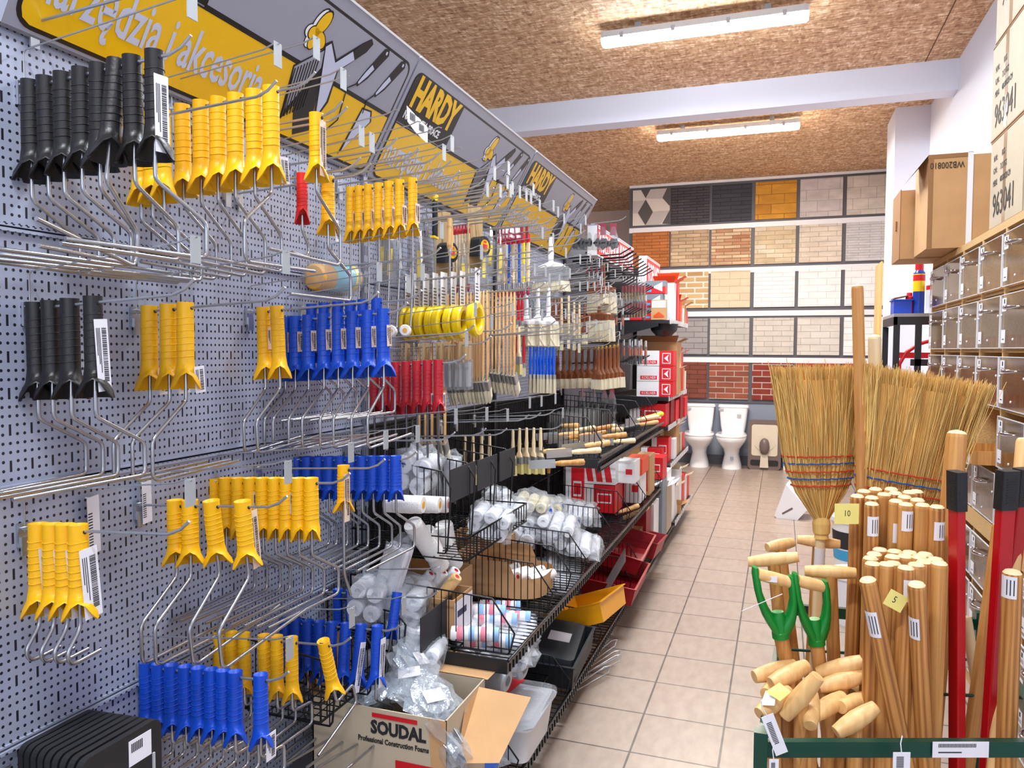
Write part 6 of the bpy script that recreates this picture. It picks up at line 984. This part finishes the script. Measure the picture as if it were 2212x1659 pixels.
for r_, (pr_, y, x0, x1, yy, n) in enumerate([(ko, 4.75, 1272, 1300, 590, 4), (ko, 4.75, 1318, 1345, 668, 3), (ko, 4.95, 1335, 1385, 735, 5), (kr, 5.0, 1345, 1392, 600, 8), (kr, 5.2, 1352, 1395, 640, 8), (ko, 5.1, 1365, 1395, 738, 3), (kr, 4.8, 1268, 1300, 560, 4)]):
    bhook(y, at(x0, yy, Y=y).z-.012, 'black peg hook holding the packs '+['over the wide block brushes', 'right of the wide block brush', 'left of the stacked white boxes', 'under the black hooks', 'left of the small boxes', 'below the second hook row', 'under the black bags'][r_], 'black peg hooks with packs')
    for i, q in enumerate(line((x0, yy), (x1, yy), n)): p = at(*q, Y=y); pr_.place(p, (0, 0, .4), '%s pack %s, %s' % ('orange printed' if pr_ is ko else 'red carded', ['over the wide block brushes', 'right of the wide block brush', 'left of the stacked white boxes', 'under the black hooks', 'left of the small boxes', 'below the second hook row', 'under the black bags'][r_], nth(i, n)), 'hanging packs of the far bay')
# shelves with cartons
def kshelf(z, y0, y1, x1, lab, br=True):
    t = thing('metal_shelf', lab, 'shelf', (-1.28, y0, z)); MB().box(0, x1+1.28, 0, y1-y0, -.025, 0).ob('shelf_board', 'black_plastic', t); q = MB(); y = .03
    MB().box(x1+1.28, x1+1.284, 0, y1-y0, -.03, .012).ob('price_rail', 'clear_film', t)
    while y < y1-y0-.05: MB().box(x1+1.284, x1+1.286, y, y+.05, -.028, .01).ob('price_card', 'koel_white', t); y += .09
    if br: MB().prism([(0, 0), (.4, 0), (.4, .02), (.0, .12)], 0, .01, 0, frame3((0, .001, -.025), (1, 0, 0), (0, 0, -1))).ob('bracket', 'black_plastic', t)
kshelf(1.675, 5.79, 6.95, -.80, 'black shelf at eye height with small red and blue boxes'); kshelf(1.09, 5.79, 6.95, -.80, 'black shelf with three stacked white boxes'); kshelf(.865, 5.79, 6.95, -.80, 'black shelf with red cartons under the stacked white boxes'); kshelf(.575, 5.79, 6.95, -.78, 'low black shelf with red and brown cartons'); kshelf(.14, 5.79, 6.95, -.74, 'lowest black shelf with white cartons')
t = thing('ball_bracket', 'round black cover under the eye height shelf', 'cover', (-.86, 5.95, 1.65)); MB().lathe([(0, -.1), (.06, -.09), (.1, -.05), (.11, 0)], 16).ob('cover', 'black_plastic', t)
def kbox(x, y, z, w_, d_, h_, mats, lab, g='branded cartons on the far shelves', kind=0, open_=False, rz=0):
    t = thing('small_carton', lab, 'carton', (x, y, z), (0, 0, rz), g); MB().box(0, w_, 0, d_, 0, h_).ob('box_body', mats[0], t)
    if kind == 1:
        MB().box(w_*.62, w_+.001, -.001, d_+.001, .0, h_+.0005).ob('red_end', 'koel_red', t); MB().box(w_*.7, w_*.93, -.0016, -.001, h_*.15, h_*.85).ob('white_frame', 'koel_white', t); MB().box(w_*.72, w_*.91, -.0022, -.0016, h_*.2, h_*.8).ob('red_field', 'koel_red', t); MB().prism([(w_*.75, h_*.5), (w_*.88, h_*.25), (w_*.85, h_*.5), (w_*.88, h_*.75)], 0, .0006, 0, frame3((0, -.0022, 0), (1, 0, 0), (0, 0, 1))).ob('emblem', 'koel_white', t)
        MB().box(w_*.1, w_*.56, -.0014, -.0004, h_*.12, h_*.36).ob('name_strip', 'koel_red', t); letter('KOELNER', h_*.24, 'koel_white', t, frame3((w_*.14, -.0018, h_*.155), (1, 0, 0), (0, 0, 1)), .0003, .9)
    elif kind == 2:
        MB().box(-.001, w_*.3, -.001, d_+.001, 0, h_+.001).ob('pale_end', 'koel_white', t); MB().box(w_*.42, w_*.88, -.0012, -.0004, h_*.35, h_*.7).ob('logo_patch', 'koel_white', t); MB().box(w_*.45, w_*.85, -.0018, -.0012, h_*.4, h_*.65).ob('logo_field', 'koel_red', t)
    elif kind == 3:
        MB().box(-.001, w_+.001, -.001, d_+.001, h_*.55, h_+.001).ob('grey_band', 'box_grey', t); MB().prism([(w_*.35, h_*.5), (w_*.85, h_*.15), (w_*.85, h_*.9)], 0, .001, 0, frame3((0, -.0012, 0), (1, 0, 0), (0, 0, 1))).ob('white_arrow', 'koel_white', t); MB().box(w_*.05, w_*.3, -.0018, -.001, h_*.12, h_*.3).ob('picture', 'cyan_print', t)
    elif kind == 4:
        MB().box(w_*.05, w_*.95, -.0015, -.0004, h_*.6, h_*.95).ob('paper_label', 'koel_white', t); MB().prism([(w_*.15, h_*.2), (w_*.5, h_*.4), (w_*.85, h_*.2), (w_*.85, h_*.12), (w_*.15, h_*.12)], 0, .001, 0, frame3((0, -.0012, 0), (1, 0, 0), (0, 0, 1))).ob('logo', 'koel_orange', t)
    elif kind == 5:
        for j in range(3): MB().add([(w_*(.1+.3*j), -.001, h_*.1), (w_*(.3+.3*j), -.001, h_*.1), (w_*(.2+.3*j), -.001, h_*.9), (w_*(.0+.3*j), -.001, h_*.9)], [(0, 1, 2, 3)]).ob('red_slash', 'koel_red', t)
    if open_: MB().add([(0, 0, h_), (w_, 0, h_), (w_+.02, -.04, h_+.05), (-.01, -.04, h_+.05)], [(0, 1, 2, 3)]).add([(w_, 0, h_), (w_, d_, h_), (w_+.06, d_, h_+.03), (w_+.06, 0, h_+.03)], [(0, 1, 2, 3)]).ob('open_flap', mats[-1], t)
    return t
Y5 = 5.8
for i in range(3): kbox(-1.045, Y5+.03, 1.093+.118*i, .275, .2, .115, ['koel_white'], 'white box with red arrow end, %s of the stack of three' % ['bottom', 'middle', 'top'][i], kind=1)
kbox(-1.08, Y5+.3, 1.093, .3, .3, .42, ['carton', 'carton_dark'], 'large open brown carton behind the stack of three white boxes', open_=True); kbox(-.82, Y5+.27, 1.093, .035, .14, .2, ['koel_red'], 'small red box right of the white box stack'); kbox(-.85, Y5+.5, 1.093, .05, .2, .2, ['koel_white', 'koel_white'], 'white open box in the row right of the stack', open_=True); kbox(-.85, Y5+.75, 1.093, .05, .15, .33, ['koel_red', 'koel_orange'], 'tall red box near the far end of the stack shelf', open_=True); kbox(-.84, Y5+.92, 1.093, .04, .1, .2, ['carton'], 'slim brown box at the far end of the stack shelf'); kbox(-.86, Y5+1.03, 1.093, .06, .1, .17, ['koel_white'], 'white box at the far end of the stack shelf')
for i in range(3): kbox(-.985, Y5+.02, 1.678+.1*i, .13+.02*(i == 2), .12, .095, ['koel_red'], 'red and grey arrow printed box, %s of the small stack' % ['bottom', 'middle', 'top'][i], kind=3)
kbox(-.935, Y5-.012, 1.678, .115, .03, .15, ['carton'], 'small brown box with a white and blue label at the shelf front', kind=4); kbox(-1.14, Y5+.0, 1.678, .13, .1, .09, ['koel_red'], 'pink red package at the near corner of the eye height shelf', kind=2)
for i, (dy, h_, m_, l) in enumerate([(.25, .3, 'koel_white', 'tall white open box behind the arrow boxes'), (.45, .34, 'koel_red', 'tall pink and red open box behind the arrow boxes'), (.62, .18, 'koel_orange', 'orange red folded flap box'), (.8, .13, 'koel_white', 'white box with red stripe on the eye height shelf'), (.95, .16, 'carton', 'cream open box at the far end of the eye height shelf'), (1.07, .12, 'koel_red', 'small red box at the far end of the eye height shelf')]): kbox(-.95 if h_ > .2 else -.87, Y5+dy, 1.678, .15 if h_ > .2 else .07, .13, h_, [m_, 'koel_orange' if i < 3 else m_], l, open_=i in (0, 1, 2, 4), kind=2 if i == 1 else 0)
for i in range(5): kbox(-1.1+.01*i, Y5+.02+.22*i, .868, .28, .2, .17+.03*(i % 2), ['koel_dark' if i % 2 else 'koel_red'], 'dark red carton on the shelf below the white boxes, '+nth(i, 5, 'from the near end'), kind=2 if i in (0, 3) else 0)
for i, (x, y, z, w_, d_, h_, m_, kd, l) in enumerate([(-1.0, 0, .578, .16, .12, .12, 'koel_red', 2, 'front red carton with a white end on the low shelf'), (-.94, .13, .578, .13, .15, .19, 'koel_red', 2, 'taller red carton behind the front one'), (-1.18, 0.02, .578, .17, .2, .16, 'carton', 0, 'plain brown carton at the back of the low shelf'), (-.86, .32, .578, .07, .15, .16, 'koel_white', 0, 'white carton mid way on the low shelf'), (-.92, .5, .578, .12, .2, .25, 'carton', 0, 'brown open carton on the low shelf'), (-.86, .75, .578, .06, .16, .16, 'carton_pale', 0, 'pale carton further along the low shelf'), (-.86, .95, .578, .06, .15, .14, 'koel_red', 0, 'red carton at the far end of the low shelf'), (-1.05, .3, .578, .15, .2, .27, 'card_brown', 0, 'brown printed bag like carton high on the low shelf')]): kbox(x, Y5+y, z, w_, d_, h_, [m_, m_], l, kind=kd, open_=i in (4, 7))
for i, (dy, h_, m_, l) in enumerate([(.0, .32, 'koel_white', 'tall white carton standing nearest on the lowest shelf'), (.2, .24, 'koel_white', 'white open carton on the lowest shelf'), (.42, .34, 'koel_white', 'white carton with small red print'), (.62, .26, 'koel_red', 'red carton in the lowest row'), (.8, .22, 'koel_white', 'white carton close to the far post'), (.98, .2, 'koel_red', 'last red carton in the lowest row')]): kbox(-.93, Y5+dy, .143, .17, .16, h_, [m_, 'carton_pale'], l, kind=2 if i == 0 else 0, open_=i in (1, 2, 4)); 
kbox(-.86, Y5+.3, .143, .13, .14, .07, ['carton', 'carton'], 'shallow brown open carton at the front of the lowest shelf', open_=True, rz=.1)
# cartons between the wire shelves and the red bays
for i, (x, y, z, w_, d_, h_, m_, kd, l) in enumerate([(-.96, 4.98, .135, .19, .22, .30, 'koel_white', 2, 'white carton standing low beside the wire shelf end'), (-.9, 5.22, .135, .15, .2, .42, 'box_grey', 0, 'grey carton in front of the red bay'), (-.9, 5.22, .56, .15, .2, .15, 'koel_red', 2, 'red and grey carton on top of the grey one'), (-.9, 5.45, .135, .15, .25, .34, 'carton_pale', 0, 'pale stacked carton right of the grey one'), (-.88, 5.46, .48, .13, .2, .1, 'koel_white', 0, 'white flat carton on the pale one'), (-.98, 4.74, .135, .2, .2, .34, 'koel_dark', 0, 'dark red carton under the wire shelf end'), (-1.0, 5.0, .44, .2, .16, .1, 'carton', 0, 'brown opened carton above the low white one')]): kbox(x, y, z, w_, d_, h_, [m_, 'koel_white'], l, 'cartons beside the wire shelf end', kind=kd, open_=i in (3, 6))
for i, (x, y, z, w_, d_, h_, m_, kd, l) in enumerate([(-1.1, 4.0, .565, .1, .18, .24, 'koel_red', 2, 'dark red carton left on the knee high shelf'), (-1.0, 4.02, .72, .17, .16, .13, 'koel_white', 5, 'white carton with red slashes on top'), (-1.0, 4.02, .565, .17, .2, .15, 'koel_red', 2, 'red carton under the slashed white one'), (-.83+.0, 4.1, .72, .09, .16, .12, 'koel_white', 2, 'pink white carton at the top right of the pile'), (-.84, 4.34, .565, .09, .2, .16, 'koel_white', 2, 'white and red carton at the shelf front'), (-.84, 4.34, .73, .1, .22, .09, 'koel_orange', 0, 'orange topped carton upon the white and red one'), (-.83, 4.6, .565, .09, .2, .24, 'carton', 5, 'brown carton with white side near the shelf end'), (-1.05, 4.4, .565, .18, .3, .2, 'koel_red', 5, 'wide red slashed carton in the middle of the pile')]): kbox(x, y, z, w_, d_, h_, [m_], l, 'red and white cartons on the knee high shelf', kind=kd)
# ---------------------------------------------------------------- goods at the back wall and on the floor
M('ceramic', (246, 246, 250), .12, coat=.6); M('taupe', (112, 96, 92), .35); M('cream', (216, 206, 186), .4); M('black_rubber', (30, 30, 34), .5)
def toilet(r):
    def sec(cx, cy, a, b, z, n=20, sq=2.2): return [(cx+a*math.copysign(abs(math.cos(t))**(2/sq), math.cos(t)), cy+b*math.copysign(abs(math.sin(t))**(2/sq), math.sin(t)), z) for t in [2*PI*j/n for j in range(n)]]
    MB().loft([sec(0, .1, .12, .17, 0), sec(0, .1, .115, .16, .05), sec(0, .08, .085, .15, .18), sec(0, .05, .1, .17, .25), sec(0, .0, .165, .24, .34), sec(0, -.01, .18, .26, .39), sec(0, -.01, .175, .255, .40)]).ob('bowl', 'ceramic', r)
    MB().loft([sec(0, -.01, .18, .255, .402), sec(0, -.01, .185, .26, .412), sec(0, -.01, .185, .26, .425), sec(0, 0, .17, .24, .44)]).ob('seat_lid', 'ceramic', r)
    MB().loft([sec(0, .22, .135, .07, .40, sq=4), sec(0, .22, .15, .08, .5, sq=5), sec(0, .22, .172, .085, .74, sq=6)]).ob('cistern', 'ceramic', r); MB().loft([sec(0, .22, .182, .092, .742, sq=6), sec(0, .22, .182, .092, .765, sq=6), sec(0, .22, .17, .085, .778, sq=6)]).ob('cistern_lid', 'ceramic', r)
    MB().box(-.17, -.11, .1255, .129, .70, .725).ob('sticker', 'grey_light', r)
pr = HB('toilet', toilet, 't', 'toilet'); pr.place((-.94, 9.62, 0), (0, 0, R(2)), 'left white toilet with cistern at the back wall', 'toilets at the back wall'); t = pr.place((-.555, 9.6, 0), (0, 0, R(-3)), 'right white toilet with stickers, next to the brown basin unit', 'toilets at the back wall')
for o in list(t.children)+[]:
    pass
q = MB().box(.05, .1, .1255, .129, .62, .66).box(-.0, .04, -.09, -.085, .12, .16); q.ob('paper_stickers', 'grey_light', t)
t = thing('basin_unit', 'brown plastic hand basin unit standing on end beside the toilets', 'basin', (-.17, 9.66, 0)); T_ = frame3((0, 0, 0), (1, 0, 0), (0, 0, 1)); MB().prism(rrect(.38, .6, .05, 6, -.19, 0), -.13, .0, 0, T_).ob('body', 'taupe', t)
MB().prism(rrect(.30, .38, .03, 5, -.15, .17), .001, .006, 0, T_).ob('cream_panel', 'cream', t); MB().prism([(.12*math.cos(a_), .33+.1*math.sin(a_)) for a_ in [2*PI*j/24 for j in range(24)]], .006, .014, 0, T_).ob('bowl_ring', 'cream', t); MB().blob(.12, .1, .2, 2, .02, 16, 0, Matrix.Translation((0, -.04, .29)), e=2.2).ob('brown_knob', 'taupe', t)
MB().prism(rrect(.32, .07, .02, 4, -.16, .05), .001, .005, 0, T_).ob('dark_slot', 'black_rubber', t); MB().prism([(-.05, .03), (.05, .03), (.04, .2), (-.04, .2)], .006, .03, 0, T_).ob('cream_stem', 'cream', t)
t = thing('white_panel', 'white printed panel leaning right of the brown basin unit', 'panel', (.05, 9.72, 0), (R(-4), 0, 0)); MB().box(0, .25, 0, .02, 0, .48).ob('panel', 'koel_white', t); MB().box(-.004, .01, -.002, .022, .05, .4).ob('blue_edge', 'cyan_print', t)
t = thing('floor_unit', 'white tilted plastic unit with red print on the floor', 'device', (.04, 6.9, .0), (0, 0, R(-8))); MB().add([(-.07, 0, .02), (-.07, .3, .02), (.02, 0, .30), (.02, .3, .30), (.20, 0, .10), (.20, .3, .10), (.12, 0, 0), (.12, .3, 0), (-.05, 0, 0), (-.05, .3, 0)], [(0, 2, 4, 6, 8), (9, 7, 5, 3, 1), (0, 1, 3, 2), (2, 3, 5, 4), (4, 5, 7, 6), (6, 7, 9, 8), (8, 9, 1, 0)]).ob('housing', 'koel_white', t); MB().box(.02, .12, -.003, -.001, .03, .045, T=Matrix.Rotation(-.6, 4, 'Y')).ob('slot', 'taupe', t); MB().box(-.014, -.012, .1, .2, .14, .19, T=Matrix.Rotation(.3, 4, 'Y')).ob('red_print', 'koel_red', t)
t = thing('dark_case', 'black low case on the floor behind the brooms', 'case', (.46, 6.5, 0)); MB().rbox(0, .35, 0, .3, 0, .09, .04).ob('case_body', 'black_rubber', t)
t = thing('plastic_bucket', 'white lidded bucket with blue and red label on the floor behind the rack', 'bucket', (.50, 5.6, 0)); MB().lathe([(.13, 0), (.15, .3)], 24).ob('pail', 'koel_white', t); MB().lathe([(.158, .295), (.158, .325), (.14, .33), (0, .33)], 24).ob('lid', 'koel_white', t); MB().lathe([(.1405, .12), (.1475, .235)], 24).lathe([(.1345, .04), (.1400, .11)], 24, 1).ob('label_band', ['ink', 'cyan_print'], t)
t = thing('plastic_bucket', 'clear and white tub standing lower behind the tall T handles', 'bucket', (.40, 4.4, 0)); MB().lathe([(.12, 0), (.13, .25)], 24).ob('pail', 'milky', t); MB().lathe([(.137, .245), (.137, .27), (0, .275)], 24).ob('lid', 'koel_white', t)
